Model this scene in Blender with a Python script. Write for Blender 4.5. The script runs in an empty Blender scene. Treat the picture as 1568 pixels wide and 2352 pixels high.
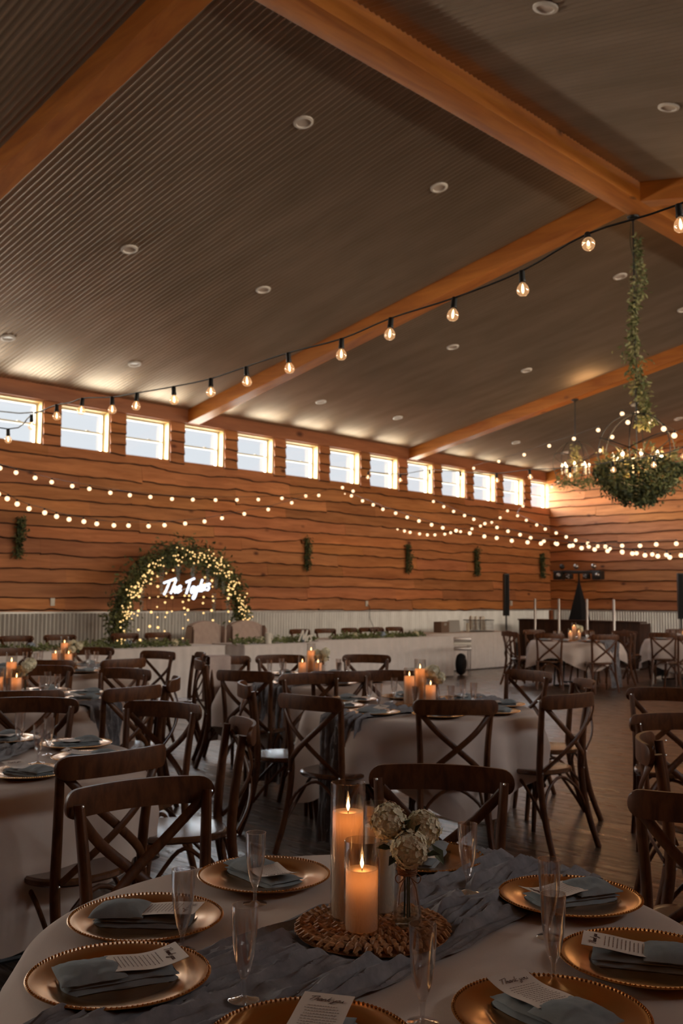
import bpy, bmesh, math, random
from math import sin, cos, pi, radians, sqrt, atan2, hypot
from mathutils import Vector, Matrix, noise
C = bpy.context.scene.collection
scn = bpy.context.scene
# ---------------------------------------------------------------- camera
YAW, PITCH, ROLL, EYE = radians(44.04), radians(4.88), radians(0.5), 1.46
Fv = Vector((cos(YAW)*cos(PITCH), sin(YAW)*cos(PITCH), sin(PITCH)))
Rv = Vector((sin(YAW), -cos(YAW), 0)); Uv = Rv.cross(Fv)
R2 = Rv*cos(ROLL)+Uv*sin(ROLL); U2 = -Rv*sin(ROLL)+Uv*cos(ROLL)
camd = bpy.data.cameras.new('camera'); cam = bpy.data.objects.new('camera', camd); C.objects.link(cam)
cam.matrix_world = Matrix(((R2.x, U2.x, -Fv.x, 0), (R2.y, U2.y, -Fv.y, 0), (R2.z, U2.z, -Fv.z, EYE), (0, 0, 0, 1)))
camd.sensor_width = 36; camd.lens = 35.0; camd.clip_start = .05; camd.clip_end = 200
camd.dof.use_dof = True; camd.dof.focus_distance = 2.0; camd.dof.aperture_fstop = 8.0
scn.camera = cam
# ---------------------------------------------------------------- sky (shaped to light the room: bright overhead, low band kept dim, bright ground)
SKY_HORIZON, SKY_TOP, GROUND = .88, 19.0, 10.0
w = bpy.data.worlds.new('sky'); scn.world = w; w.use_nodes = True
nt = w.node_tree; nt.nodes.clear()
tc = nt.nodes.new('ShaderNodeTexCoord'); sx = nt.nodes.new('ShaderNodeSeparateXYZ')
mr = nt.nodes.new('ShaderNodeMapRange'); mr.inputs[1].default_value = -1; mr.inputs[2].default_value = 1
cr = nt.nodes.new('ShaderNodeValToRGB'); bg = nt.nodes.new('ShaderNodeBackground'); wo = nt.nodes.new('ShaderNodeOutputWorld')
nt.links.new(tc.outputs['Generated'], sx.inputs[0]); nt.links.new(sx.outputs[2], mr.inputs[0]); nt.links.new(mr.outputs[0], cr.inputs[0])
# warm low glow added all round except the sector seen through the windows
WARM_SKY = 50.0
m1 = nt.nodes.new('ShaderNodeMapRange'); m1.interpolation_type = 'SMOOTHSTEP'; m1.inputs[1].default_value = .84; m1.inputs[2].default_value = .55
vd = nt.nodes.new('ShaderNodeVectorMath'); vd.operation = 'DOT_PRODUCT'; vd.inputs[1].default_value = (.72, .69, 0); nt.links.new(tc.outputs['Generated'], vd.inputs[0]); nt.links.new(vd.outputs['Value'], m1.inputs[0])
cr2 = nt.nodes.new('ShaderNodeValToRGB'); nt.links.new(mr.outputs[0], cr2.inputs[0]); e2 = cr2.color_ramp.elements
e2[0].position = .38; e2[0].color = (0, 0, 0, 1); e2[1].position = .68; e2[1].color = (0, 0, 0, 1)
for p_ in (.44, .60): q_ = e2.new(p_); q_.color = (WARM_SKY*1.12, WARM_SKY*.95, WARM_SKY*.76, 1)
mw = nt.nodes.new('ShaderNodeMix'); mw.data_type = 'RGBA'; mw.blend_type = 'ADD'; nt.links.new(m1.outputs[0], mw.inputs[0]); nt.links.new(cr.outputs[0], mw.inputs[6]); nt.links.new(cr2.outputs[0], mw.inputs[7])
nt.links.new(mw.outputs[2], bg.inputs[0]); nt.links.new(bg.outputs[0], wo.inputs[0]); bg.inputs[1].default_value = 1
e = cr.color_ramp.elements
e[0].position = 0; e[0].color = (GROUND*.97, GROUND*.95, GROUND*.86, 1)
e[1].position = 1; e[1].color = (SKY_TOP*.86, SKY_TOP*.96, SKY_TOP*1.05, 1)
for p, c in ((.40, (GROUND*.97, GROUND*.95, GROUND*.86, 1)), (.49, (SKY_HORIZON*.93, SKY_HORIZON*.97, SKY_HORIZON*1.03, 1)),
             (.601, (SKY_HORIZON*.93, SKY_HORIZON*.97, SKY_HORIZON*1.03, 1)), (.628, (SKY_TOP*.86, SKY_TOP*.96, SKY_TOP*1.05, 1))):
    q = e.new(p); q.color = c
# portals where the window rows are (they only steer light sampling)
def portal(loc, rot, sxv, syv):
    l = bpy.data.lights.new('window_portal', 'AREA'); l.shape = 'RECTANGLE'; l.size = sxv; l.size_y = syv
    l.cycles.is_portal = True
    o = bpy.data.objects.new('window_portal', l); C.objects.link(o); o.location = loc; o.rotation_euler = rot
W, XC, XB, YR = 13.86, 22.0, -8.0, -2.94
ZH, ZWB, ZWT, ZWN = 4.68, 3.725, 4.43, 1.195
portal((7.0, W+.19, 4.08), (radians(-90), 0, 0), 30, .8)
portal((12.2, YR-.19, 4.08), (radians(90), 0, 0), 20.6, .8)
scn.view_settings.view_transform = 'Standard'; scn.view_settings.look = 'None'
scn.view_settings.gamma = 1; scn.view_settings.use_curve_mapping = False
scn.view_settings.exposure = 0.12
RIDGE_Y, RIDGE_Z, RSL = 5.465, 6.335, .197       # ceiling at the ridge; slope each way
def roofz(y): return RIDGE_Z - abs(y-RIDGE_Y)*RSL
rnd = random.Random(7)

# ---------------------------------------------------------------- materials
def S(n, t, **k):
    o = n.nodes.new(t)
    for a, b in k.items(): setattr(o, a, b)
    return o
def base_mat(name, col=(.5, .5, .5), rough=.6, metal=0, spec=.5, **kw):
    m = bpy.data.materials.new(name); m.use_nodes = True
    b = m.node_tree.nodes['Principled BSDF']
    b.inputs['Base Color'].default_value = (*col, 1); b.inputs['Roughness'].default_value = rough
    b.inputs['Metallic'].default_value = metal; b.inputs['Specular IOR Level'].default_value = spec
    for k, v in kw.items(): b.inputs[k].default_value = v
    return m
def coords(n, scale=(1, 1, 1), obj=True, rot=(0, 0, 0)):
    t = S(n, 'ShaderNodeTexCoord'); mp = S(n, 'ShaderNodeMapping'); mp.inputs['Scale'].default_value = scale; mp.inputs['Rotation'].default_value = rot
    n.links.new(t.outputs['Object' if obj else 'Generated'], mp.inputs[0]); return mp.outputs[0]
def nz(n, vec, scale, det=4, rough=.6, dist=0):
    o = S(n, 'ShaderNodeTexNoise'); o.inputs['Scale'].default_value = scale; o.inputs['Detail'].default_value = det
    o.inputs['Roughness'].default_value = rough; o.inputs['Distortion'].default_value = dist
    n.links.new(vec, o.inputs['Vector']); return o.outputs['Fac']
def ramp(n, fac, stops):
    r = S(n, 'ShaderNodeValToRGB'); n.links.new(fac, r.inputs[0]); el = r.color_ramp.elements
    el[0].position = stops[0][0]; el[0].color = (*stops[0][1], 1); el[1].position = stops[-1][0]; el[1].color = (*stops[-1][1], 1)
    for p, c in stops[1:-1]: q = el.new(p); q.color = (*c, 1)
    return r.outputs[0]
def mixc(n, a, b, fac, mode='MULTIPLY'):
    m = S(n, 'ShaderNodeMix', data_type='RGBA', blend_type=mode)
    if isinstance(fac, float): m.inputs[0].default_value = fac
    else: n.links.new(fac, m.inputs[0])
    for v, i in ((a, 6), (b, 7)):
        if isinstance(v, tuple): m.inputs[i].default_value = (*v, 1)
        else: n.links.new(v, m.inputs[i])
    return m.outputs[2]
def bump(m, h, strength, dist=.01):
    n = m.node_tree; b = S(n, 'ShaderNodeBump'); b.inputs['Strength'].default_value = strength; b.inputs['Distance'].default_value = dist
    n.links.new(h, b.inputs['Height']); n.links.new(b.outputs[0], n.nodes['Principled BSDF'].inputs['Normal'])
def wood(name, light, dark, knot, stretch=(1, 9, 9), scale=1.2, rough=.55, knots=0.0, tint=False, bumps=.25, spec=.4, coat=0):
    m = base_mat(name, light, rough, spec=spec); n = m.node_tree; p = n.nodes['Principled BSDF']
    v = coords(n, stretch); f = nz(n, v, scale, 7, .62, .6)
    col = ramp(n, f, ((.3, dark), (.62, light)))
    v2 = coords(n, tuple(a*.35 for a in stretch)); f2 = nz(n, v2, scale*1.1, 3)
    col = mixc(n, col, ramp(n, f2, ((.3, (.74, .7, .66)), (.7, (1.1, 1.08, 1.05)))), 1.0)
    if knots:
        ks = tuple(max(.35, a/max(stretch)) if max(stretch) > 1 else 1 for a in stretch)
        vv = S(n, 'ShaderNodeTexVoronoi'); vv.inputs['Scale'].default_value = knots; vv.inputs['Randomness'].default_value = 1
        n.links.new(coords(n, tuple(1.0 if a > 1 else .55 for a in stretch)), vv.inputs['Vector'])
        k = ramp(n, vv.outputs['Distance'], ((.035, (1, 1, 1)), (.11, (0, 0, 0))))
        col = mixc(n, col, knot, k, 'MIX')
    if tint:
        a = S(n, 'ShaderNodeAttribute'); a.attribute_name = 'tint'
        col = mixc(n, col, a.outputs['Color'], 1.0)
    n.links.new(col, p.inputs['Base Color'])
    if coat: p.inputs['Coat Weight'].default_value = coat; p.inputs['Coat Roughness'].default_value = .25
    bump(m, f, bumps, .004); return m
M = {}
M['siding'] = wood('live_edge_pine', (.58, .235, .088), (.40, .14, .045), (.11, .03, .01), (1.0, 1.0, 10), 1.3, .6, 2.3, True)
M['siding_end'] = wood('live_edge_pine_end', (.58, .235, .088), (.40, .14, .045), (.11, .03, .01), (1.0, 1.0, 10), 1.3, .6, 2.3, True)
M['beam'] = wood('varnished_pine_beam', (.62, .22, .035), (.42, .12, .014), (.07, .016, .005), (9, 1, 9), .9, .42, 2.0, spec=.5)
M['ridge'] = wood('varnished_pine_ridge', (.62, .22, .035), (.42, .12, .014), (.07, .016, .005), (1, 9, 9), .9, .42, 2.2, spec=.5)
M['header'] = wood('stained_header_board', (.42, .16, .07), (.29, .10, .042), (.10, .03, .01), (1, 9, 9), 1.0, .55, 1.6)
M['casing'] = wood('pale_pine_casing', (.62, .44, .20), (.5, .33, .13), (.2, .1, .04), (6, 6, 1), 1.5, .5, 0)
M['vinyl'] = base_mat('cream_vinyl', (.62, .60, .50), .4)
M['chair'] = wood('dark_chair_wood', (.120, .042, .013), (.045, .014, .0045), (.03, .01, .005), (6, 6, 2), 5, .40, 0, spec=.28, bumps=.15, coat=0)
M['chair_seat'] = wood('dark_seat_wood', (.12, .046, .017), (.06, .021, .008), (.03, .01, .005), (12, 1.5, 4), 4, .27, 0, spec=.5, bumps=.12, coat=.7)
M['dark_boards'] = wood('dark_booth_boards', (.07, .028, .014), (.028, .011, .006), (.01, .005, .003), (8, 8, .6), 2, .5, 0)
M['steel'] = base_mat('bolt_steel', (.6, .6, .58), .3, 1)
M['black'] = base_mat('black_metal', (.012, .011, .010), .45)
M['black_cloth'] = base_mat('black_scrim', (.006, .006, .007), .9)
M['rubber'] = base_mat('black_socket', (.01, .01, .01), .5)
M['silver'] = base_mat('brushed_silver', (.42, .39, .37), .35, 1)
M['white_plastic'] = base_mat('white_plastic', (.70, .66, .58), .4)
M['lamp_white'] = base_mat('white_lamp_trim', (.78, .72, .64), .45)
M['lamp_glass'] = base_mat('frosted_lens', (.60, .50, .42), .3)
# corrugated ceiling: pale galvanised sheet
m = base_mat('corrugated_ceiling', (.50, .46, .40), .36, .6, .5); n = m.node_tree
f = nz(n, coords(n, (1, .12, 1)), 3, 3); n.links.new(ramp(n, f, ((.35, (.37, .285, .205)), (.65, (.455, .35, .26)))), n.nodes['Principled BSDF'].inputs['Base Color']); M['ceil'] = m
m = base_mat('corrugated_wainscot', (.60, .585, .56), .4, .55, .5); n = m.node_tree
f = nz(n, coords(n, (1, 1, .3)), 6, 3); n.links.new(ramp(n, f, ((.35, (.52, .505, .48)), (.65, (.64, .63, .60)))), n.nodes['Principled BSDF'].inputs['Base Color']); M['wains'] = m
# plank floor: boards run across the hall (along y)
m = base_mat('dark_plank_floor', (.1, .06, .04), .35, spec=.6); m.node_tree.nodes['Principled BSDF'].inputs['Coat Weight'].default_value = .8; m.node_tree.nodes['Principled BSDF'].inputs['Coat Roughness'].default_value = .22; n = m.node_tree; p = n.nodes['Principled BSDF']
g = S(n, 'ShaderNodeNewGeometry'); sp = S(n, 'ShaderNodeSeparateXYZ'); n.links.new(g.outputs['Position'], sp.inputs[0])
cb = S(n, 'ShaderNodeCombineXYZ'); n.links.new(sp.outputs[1], cb.inputs[0]); n.links.new(sp.outputs[0], cb.inputs[1])
br = S(n, 'ShaderNodeTexBrick'); br.offset = .37; br.offset_frequency = 3; n.links.new(cb.outputs[0], br.inputs['Vector'])
br.inputs['Scale'].default_value = 1; br.inputs['Brick Width'].default_value = 1.9; br.inputs['Row Height'].default_value = .135
br.inputs['Mortar Size'].default_value = .004; br.inputs['Mortar Smooth'].default_value = .4
br.inputs['Color1'].default_value = (.78, .78, .78, 1); br.inputs['Color2'].default_value = (1.25, 1.25, 1.25, 1); br.inputs['Mortar'].default_value = (.12, .12, .12, 1)
v = S(n, 'ShaderNodeMapping'); v.inputs['Scale'].default_value = (9, .8, 1); n.links.new(g.outputs['Position'], v.inputs[0])
f = nz(n, v.outputs[0], 2.2, 7, .65, .4); col = ramp(n, f, ((.3, (.045, .026, .016)), (.5, (.10, .057, .034)), (.72, (.18, .105, .065))))
n.links.new(mixc(n, col, br.outputs['Color'], 1.0), p.inputs['Base Color'])
v2 = S(n, 'ShaderNodeMapping'); v2.inputs['Scale'].default_value = (6.5, 1.1, 1); n.links.new(g.outputs['Position'], v2.inputs[0])
f2 = nz(n, v2.outputs[0], 2.6, 5, .6, .5)
rr = ramp(n, f2, ((.3, (.20, .20, .20)), (.7, (.48, .48, .48)))); n.links.new(rr, p.inputs['Roughness'])
ad = S(n, 'ShaderNodeMath', operation='MULTIPLY_ADD'); n.links.new(f2, ad.inputs[0]); ad.inputs[1].default_value = 1.3; n.links.new(br.outputs['Fac'], ad.inputs[2])
inv = S(n, 'ShaderNodeMath', operation='SUBTRACT'); n.links.new(f2, inv.inputs[0]); n.links.new(br.outputs['Fac'], inv.inputs[1])
bump(m, inv.outputs[0], .8, .016); n.links.new(n.nodes['Principled BSDF'].inputs['Normal'].links[0].from_socket, n.nodes['Principled BSDF'].inputs['Coat Normal']); M['floor'] = m
def cloth_mat(name, c1, c2, sc, rough=.9, wv=.25, fine=400, **k):
    m = base_mat(name, c1, rough, spec=.25, **k); n = m.node_tree; v = coords(n)
    f = nz(n, v, sc, 5); n.links.new(ramp(n, f, ((.3, c2), (.7, c1))), n.nodes['Principled BSDF'].inputs['Base Color'])
    f3 = nz(n, v, fine, 2); bump(m, f3, wv, .0015); return m
M['cloth'] = cloth_mat('ivory_tablecloth', (.60, .49, .42), (.54, .435, .37), 5)
M['skirt'] = cloth_mat('white_table_skirt', (.66, .60, .57), (.58, .53, .50), 5)
M['gauze'] = cloth_mat('slate_gauze', (.26, .245, .25), (.15, .14, .146), 22, .95, .5, 260)
M['napkin'] = cloth_mat('dusty_blue_napkin', (.27, .29, .295), (.20, .22, .23), 14, .9, .3, 500)
M['cream'] = cloth_mat('blush_upholstery', (.50, .39, .34), (.42, .32, .28), 8, .8, .2, 300)
M['paper'] = base_mat('cream_card', (.66, .56, .48), .7)
M['ink'] = base_mat('brown_ink', (.12, .055, .035), .7)
M['kraft'] = base_mat('kraft_box', (.16, .10, .07), .7)
M['grey_frame'] = base_mat('grey_frame', (.30, .28, .26), .6)
M['charger'] = base_mat('antique_gold_charger', (.46, .215, .055), .22, .9, .5)
M['wax_plain'] = base_mat('ivory_wax', (.70, .63, .50), .55)
def wax(name):
    m = bpy.data.materials.new(name); m.use_nodes = True; n = m.node_tree; n.nodes.clear()
    d = S(n, 'ShaderNodeBsdfDiffuse'); t = S(n, 'ShaderNodeBsdfTranslucent'); g = S(n, 'ShaderNodeBsdfGlossy'); a = S(n, 'ShaderNodeMixShader'); b = S(n, 'ShaderNodeMixShader'); o = S(n, 'ShaderNodeOutputMaterial')
    ge = S(n, 'ShaderNodeNewGeometry'); mc = S(n, 'ShaderNodeMix', data_type='RGBA'); n.links.new(ge.outputs['Backfacing'], mc.inputs[0])      # dark inner colour added so the glow fades down the shell
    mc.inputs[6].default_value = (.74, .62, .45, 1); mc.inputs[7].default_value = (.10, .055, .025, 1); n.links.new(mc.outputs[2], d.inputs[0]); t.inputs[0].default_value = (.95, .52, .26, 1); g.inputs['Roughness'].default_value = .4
    a.inputs[0].default_value = .32; b.inputs[0].default_value = .04
    n.links.new(d.outputs[0], a.inputs[1]); n.links.new(t.outputs[0], a.inputs[2]); n.links.new(a.outputs[0], b.inputs[1]); n.links.new(g.outputs[0], b.inputs[2]); n.links.new(b.outputs[0], o.inputs[0]); return m
M['wax'] = wax('led_wax_shell')
def thin_glass(name, tint=(.97, .98, .98), lo=.05, hi=.75, rough=.02, blend=.22):
    m = bpy.data.materials.new(name); m.use_nodes = True; n = m.node_tree; n.nodes.clear()
    t = S(n, 'ShaderNodeBsdfTransparent'); t.inputs[0].default_value = (*tint, 1)
    g = S(n, 'ShaderNodeBsdfGlossy'); g.inputs['Roughness'].default_value = rough; g.inputs[0].default_value = (1, 1, 1, 1)
    lw = S(n, 'ShaderNodeLayerWeight'); lw.inputs[0].default_value = blend
    mr = S(n, 'ShaderNodeMapRange'); mr.inputs[3].default_value = lo; mr.inputs[4].default_value = hi
    mx = S(n, 'ShaderNodeMixShader'); o = S(n, 'ShaderNodeOutputMaterial')
    n.links.new(lw.outputs['Facing'], mr.inputs[0]); n.links.new(mr.outputs[0], mx.inputs[0]); n.links.new(t.outputs[0], mx.inputs[1]); n.links.new(g.outputs[0], mx.inputs[2]); n.links.new(mx.outputs[0], o.inputs[0]); return m
M['pane'] = thin_glass('window_glass', (.97, .98, .98), .04, .3)
M['glass'] = thin_glass('clear_glass', (.95, .955, .955), .03, .8, .03)
M['flute'] = thin_glass('clear_plastic', (.955, .955, .96), .08, .95, .06, .36)
M['bulb_glass'] = thin_glass('bulb_glass', (1, .90, .78), .05, .7, .03)
_n = M['bulb_glass'].node_tree; _o = [q for q in _n.nodes if q.type == 'OUTPUT_MATERIAL'][0]; _m = [q for q in _n.nodes if q.type == 'MIX_SHADER'][0]
_e = S(_n, 'ShaderNodeEmission'); _e.inputs[0].default_value = (1, .55, .26, 1); _e.inputs[1].default_value = .22; _a = S(_n, 'ShaderNodeAddShader')      # lit bulb: the glass itself glows
_n.links.new(_m.outputs[0], _a.inputs[0]); _n.links.new(_e.outputs[0], _a.inputs[1]); _n.links.new(_a.outputs[0], _o.inputs[0]); M['bulb_glass'].cycles.emission_sampling = 'NONE'
def emit(name, col, s):
    m = bpy.data.materials.new(name); m.use_nodes = True; n = m.node_tree; n.nodes.clear()
    a = S(n, 'ShaderNodeEmission'); a.inputs[0].default_value = (*col, 1); a.inputs[1].default_value = s
    o = S(n, 'ShaderNodeOutputMaterial'); n.links.new(a.outputs[0], o.inputs[0]); m.cycles.emission_sampling = 'NONE'; return m
M['filament'] = emit('warm_filament', (1, .60, .30), 7)
M['bulb_lit'] = emit('warm_lit_bulb', (1, .66, .38), 2.2)
M['candle_lit'] = emit('chandelier_bulb', (1, .72, .42), 6)
M['flame'] = emit('candle_flame', (1, .50, .18), 9); M['flame'].cycles.emission_sampling = 'AUTO'
M['fairy'] = emit('fairy_bulb', (1, .62, .24), 1.6)
M['neon'] = emit('white_neon', (.86, .90, 1.0), 1.6); M['neon'].cycles.emission_sampling = 'AUTO'
def leafm(name, c1, c2, rough=.55):
    m = base_mat(name, c1, rough, spec=.3); n = m.node_tree
    f = nz(n, coords(n), 9, 3); n.links.new(ramp(n, f, ((.35, c2), (.65, c1))), n.nodes['Principled BSDF'].inputs['Base Color'])
    return m
M['leaf'] = leafm('green_foliage', (.21, .23, .09), (.08, .10, .04))
M['leaf_dark'] = leafm('dark_foliage', (.075, .095, .045), (.03, .042, .022))
M['leaf_pale'] = leafm('olive_foliage', (.34, .31, .14), (.17, .17, .07))
M['petal'] = leafm('ivory_petals', (.80, .74, .54), (.70, .64, .44), .7)
M['petal_blue'] = leafm('pale_blue_petals', (.36, .42, .52), (.28, .34, .44), .7)
M['wisteria'] = leafm('pale_wisteria', (.52, .56, .55), (.38, .42, .40), .7)
M['stem'] = base_mat('dark_stem', (.035, .045, .018), .6)
M['twine'] = base_mat('brown_twine', (.22, .10, .045), .9)
M['rattan'] = wood('braided_seagrass', (.50, .235, .085), (.16, .065, .022), (.1, .04, .01), (4, 4, 4), 16, .6, 0)
M['water'] = thin_glass('vase_water', (.9, .92, .9), .04, .5)

# ---------------------------------------------------------------- mesh builder
class MB:
    def __init__(s): s.v = []; s.f = []; s.t = None
    def add(s, vs, fs):
        o = len(s.v); s.v += [tuple(q) for q in vs]; s.f += [tuple(i+o for i in q) for q in fs]; return s
    def box(s, c, d, rz=0, tilt=None):
        x, y, z = d[0]/2, d[1]/2, d[2]/2
        vs = [Vector((a*x, b*y, cc*z)) for cc in (-1, 1) for b in (-1, 1) for a in (-1, 1)]
        R = Matrix.Rotation(rz, 3, 'Z')
        if tilt: R = R @ Matrix.Rotation(tilt[1], 3, tilt[0])
        return s.add([R @ q+Vector(c) for q in vs], [(0, 2, 3, 1), (4, 5, 7, 6), (0, 1, 5, 4), (2, 6, 7, 3), (0, 4, 6, 2), (1, 3, 7, 5)])
    def bbox(s, c, d, b=.004, rz=0, tilt=None):          # box with chamfered edges
        x, y, z = d[0]/2, d[1]/2, d[2]/2; b = min(b, x*.9, y*.9, z*.9)
        bm = bmesh.new(); bmesh.ops.create_cube(bm, size=1)
        for q in bm.verts: q.co = Vector((q.co.x*d[0], q.co.y*d[1], q.co.z*d[2]))
        bmesh.ops.bevel(bm, geom=list(bm.edges), offset=b, segments=2, affect='EDGES', profile=.6)
        R = Matrix.Rotation(rz, 3, 'Z')
        if tilt: R = R @ Matrix.Rotation(tilt[1], 3, tilt[0])
        bm.verts.index_update(); s.add([R @ q.co+Vector(c) for q in bm.verts], [[w.index for w in ff.verts] for ff in bm.faces]); bm.free(); return s
    def tube(s, pts, r, seg=8, flat=1.0, nrm=None, cap=True):
        pts = [Vector(p) for p in pts]; k = len(pts); rs = r if isinstance(r, (list, tuple)) else [r]*k
        vs = []; prev = None
        for i, p in enumerate(pts):
            t = (pts[min(i+1, k-1)]-pts[max(i-1, 0)]).normalized()
            if nrm is not None: a = Vector(nrm[i] if isinstance(nrm, list) else nrm)
            else: a = prev if prev is not None else (Vector((0, 0, 1)) if abs(t.z) < .9 else Vector((1, 0, 0)))
            a = (a-t*a.dot(t)).normalized(); prev = a; b = t.cross(a)
            for j in range(seg):
                th = 2*pi*j/seg; vs.append(p+(a*cos(th)*flat+b*sin(th))*rs[i])
        fs = [(i*seg+j, i*seg+(j+1) % seg, (i+1)*seg+(j+1) % seg, (i+1)*seg+j) for i in range(k-1) for j in range(seg)]
        if cap: fs += [tuple(range(seg-1, -1, -1)), tuple((k-1)*seg+j for j in range(seg))]
        return s.add(vs, fs)
    def lathe(s, prof, seg=32, c=(0, 0, 0), close=False):
        vs = [(c[0]+r*cos(2*pi*j/seg), c[1]+r*sin(2*pi*j/seg), c[2]+z) for r, z in prof for j in range(seg)]; k = len(prof)
        fs = [(i*seg+j, i*seg+(j+1) % seg, (i+1)*seg+(j+1) % seg, (i+1)*seg+j) for i in range(k-1) for j in range(seg)]
        if close: fs += [tuple(range(seg-1, -1, -1)), tuple((k-1)*seg+j for j in range(seg))]
        return s.add(vs, fs)
    def ball(s, c, r, seg=10, rings=6, sq=1.0):
        return s.lathe([(max(1e-4, r*sin(pi*i/rings)), -r*cos(pi*i/rings)*sq) for i in range(rings+1)], seg, c)
    def grid(s, fn, nu, nv, wrap=False):
        vs = [fn(i/(nu-1) if not wrap else i/nu, j/(nv-1)) for j in range(nv) for i in range(nu)]
        fs = [(j*nu+i, j*nu+(i+1) % nu, (j+1)*nu+(i+1) % nu, (j+1)*nu+i) for j in range(nv-1) for i in range(nu if wrap else nu-1)]
        return s.add(vs, fs)
    def leaf(s, c, d, n, L, wd, fold=.25):
        d = Vector(d).normalized(); sdv = d.cross(Vector(n))
        if sdv.length < 1e-3: sdv = d.orthogonal()
        sdv.normalize(); up = sdv.cross(d); c = Vector(c)
        return s.add([c, c+d*L*.5+sdv*wd*.5+up*wd*fold, c+d*L, c+d*L*.5-sdv*wd*.5+up*wd*fold, c+d*L*.5-up*wd*.08], [(0, 1, 4), (1, 2, 4), (2, 3, 4), (3, 0, 4)])
    def build(s, name, mat, parent=None, smooth=True, loc=None):
        me = bpy.data.meshes.new(name); me.from_pydata(s.v, [], s.f); me.materials.append(mat if not isinstance(mat, str) else M[mat])
        if smooth:
            me.polygons.foreach_set('use_smooth', [True]*len(me.polygons))
            try: me.set_sharp_from_angle(angle=radians(38))
            except Exception: pass
        if s.t:
            at = me.color_attributes.new('tint', 'FLOAT_COLOR', 'POINT')
            for i, c in enumerate(s.t): at.data[i].color = (*c, 1)
        o = bpy.data.objects.new(name, me); C.objects.link(o)
        if parent: o.parent = parent
        if loc: o.location = loc
        return o
def empty(name, loc=(0, 0, 0), rz=0):
    o = bpy.data.objects.new(name, None); C.objects.link(o); o.location = loc; o.rotation_euler = (0, 0, rz); o.empty_display_size = .1; return o
def tag(o, label=None, cat=None, group=None, kind=None):
    if label: o['label'] = label
    if cat: o['category'] = cat
    if group: o['group'] = group
    if kind: o['kind'] = kind
    return o
def struct(o): o['kind'] = 'structure'; return o
def kids(o): return KIDS.get(o.name, [])
def copy_tree(o, parent=None):
    c = o.copy(); C.objects.link(c)
    if parent: c.parent = parent
    for ch in list(o.children): copy_tree(ch, c)
    return c
def sm(pts, n=6):            # Catmull-Rom through points
    P = [Vector(p) for p in pts]; out = []
    if len(P) < 3: return P
    for i in range(len(P)-1):
        a, b, c, d = P[max(i-1, 0)], P[i], P[i+1], P[min(i+2, len(P)-1)]
        for k in range(n):
            t = k/n; out.append(.5*((2*b)+(c-a)*t+(2*a-5*b+4*c-d)*t*t+(-a+3*b-3*c+d)*t*t*t))
    out.append(P[-1]); return out
def hn(*a): return noise.noise(Vector(a))
# hand lettering, in units of x-height
GL = {
 'T': (1.25, [[(-.3, 1.9), (.5, 2.1), (1.5, 2.3)], [(.6, 2.1), (.5, 1.2), (.25, 0)]]),
 'M': (2.0, [[(0, 0), (.25, 1), (.45, 2)], [(.45, 2), (.8, 1), (.95, .3)], [(.95, .3), (1.3, 1.1), (1.6, 2)], [(1.6, 2), (1.55, 1), (1.6, 0)]]),
 'h': (.95, [[(.35, 2.1), (.2, 1), (.05, 0)], [(.1, .2), (.4, .9), (.68, .85), (.66, .1), (.95, .15)]]),
 'e': (.72, [[(0, .45), (.45, .6), (.45, .95), (.15, .9), (0, .4), (.2, 0), (.7, .25)]]),
 'a': (.85, [[(.6, .9), (.2, .95), (0, .4), (.25, 0), (.5, .4), (.6, .9), (.62, .1), (.85, .15)]]),
 'n': (.85, [[(0, .9), (.03, 0)], [(.05, .3), (.35, .95), (.6, .8), (.6, .1), (.85, .15)]]),
 'k': (.85, [[(.35, 2.1), (.2, 1), (.05, 0)], [(.7, 1.05), (.15, .5), (.55, .02), (.85, .15)]]),
 'y': (.9, [[(0, .95), (.12, .3), (.35, .2), (.6, .6)], [(.68, .95), (.5, -.2), (.2, -1), (-.15, -.8), (.3, -.1), (.9, .3)]]),
 'o': (.75, [[(.35, .95), (0, .5), (.25, 0), (.6, .45), (.35, .95), (.75, .75)]]),
 'u': (.85, [[(0, .9), (.05, .2), (.3, 0), (.55, .4), (.62, .9)], [(.62, .9), (.62, .1), (.85, .15)]]),
 'l': (.5, [[(.4, 1.9), (.18, .8), (.22, .1), (.5, .15)]]),
 'r': (.6, [[(0, .9), (.08, 0)], [(.06, .5), (.3, .95), (.6, .9)]]),
 's': (.7, [[(.62, .85), (.3, 1), (.15, .7), (.5, .35), (.35, 0), (0, .08)]]),
 ' ': (.6, [])}
def script_strokes(text, slant=.18):
    x = 0; out = []
    for ch in text:
        adv, st = GL[ch]
        for q in st: out.append([(x+a+b*slant, b) for a, b in q])
        x += adv
    return out, x
def write(mb, text, O, ex, ey, height, r, seg=5, slant=.18, width=None):     # O origin, ex/ey unit axes
    st, wd = script_strokes(text, slant); k = height; kx = (width/wd) if width else k
    ex = Vector(ex); ey = Vector(ey); O = Vector(O); nn = ex.cross(ey)
    for q in st:
        p = sm([O+ex*(a*kx)+ey*(b*k) for a, b in q], 5); mb.tube(p, r, seg, nrm=nn)
    return mb
# ================================================================ SETTING
XT = XC+.35
struct(MB().box(((XB+XC)/2, (YR+W)/2, -.05), (XC-XB+.8, W-YR+.8, .1)).build('floor', 'floor', smooth=False))
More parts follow.
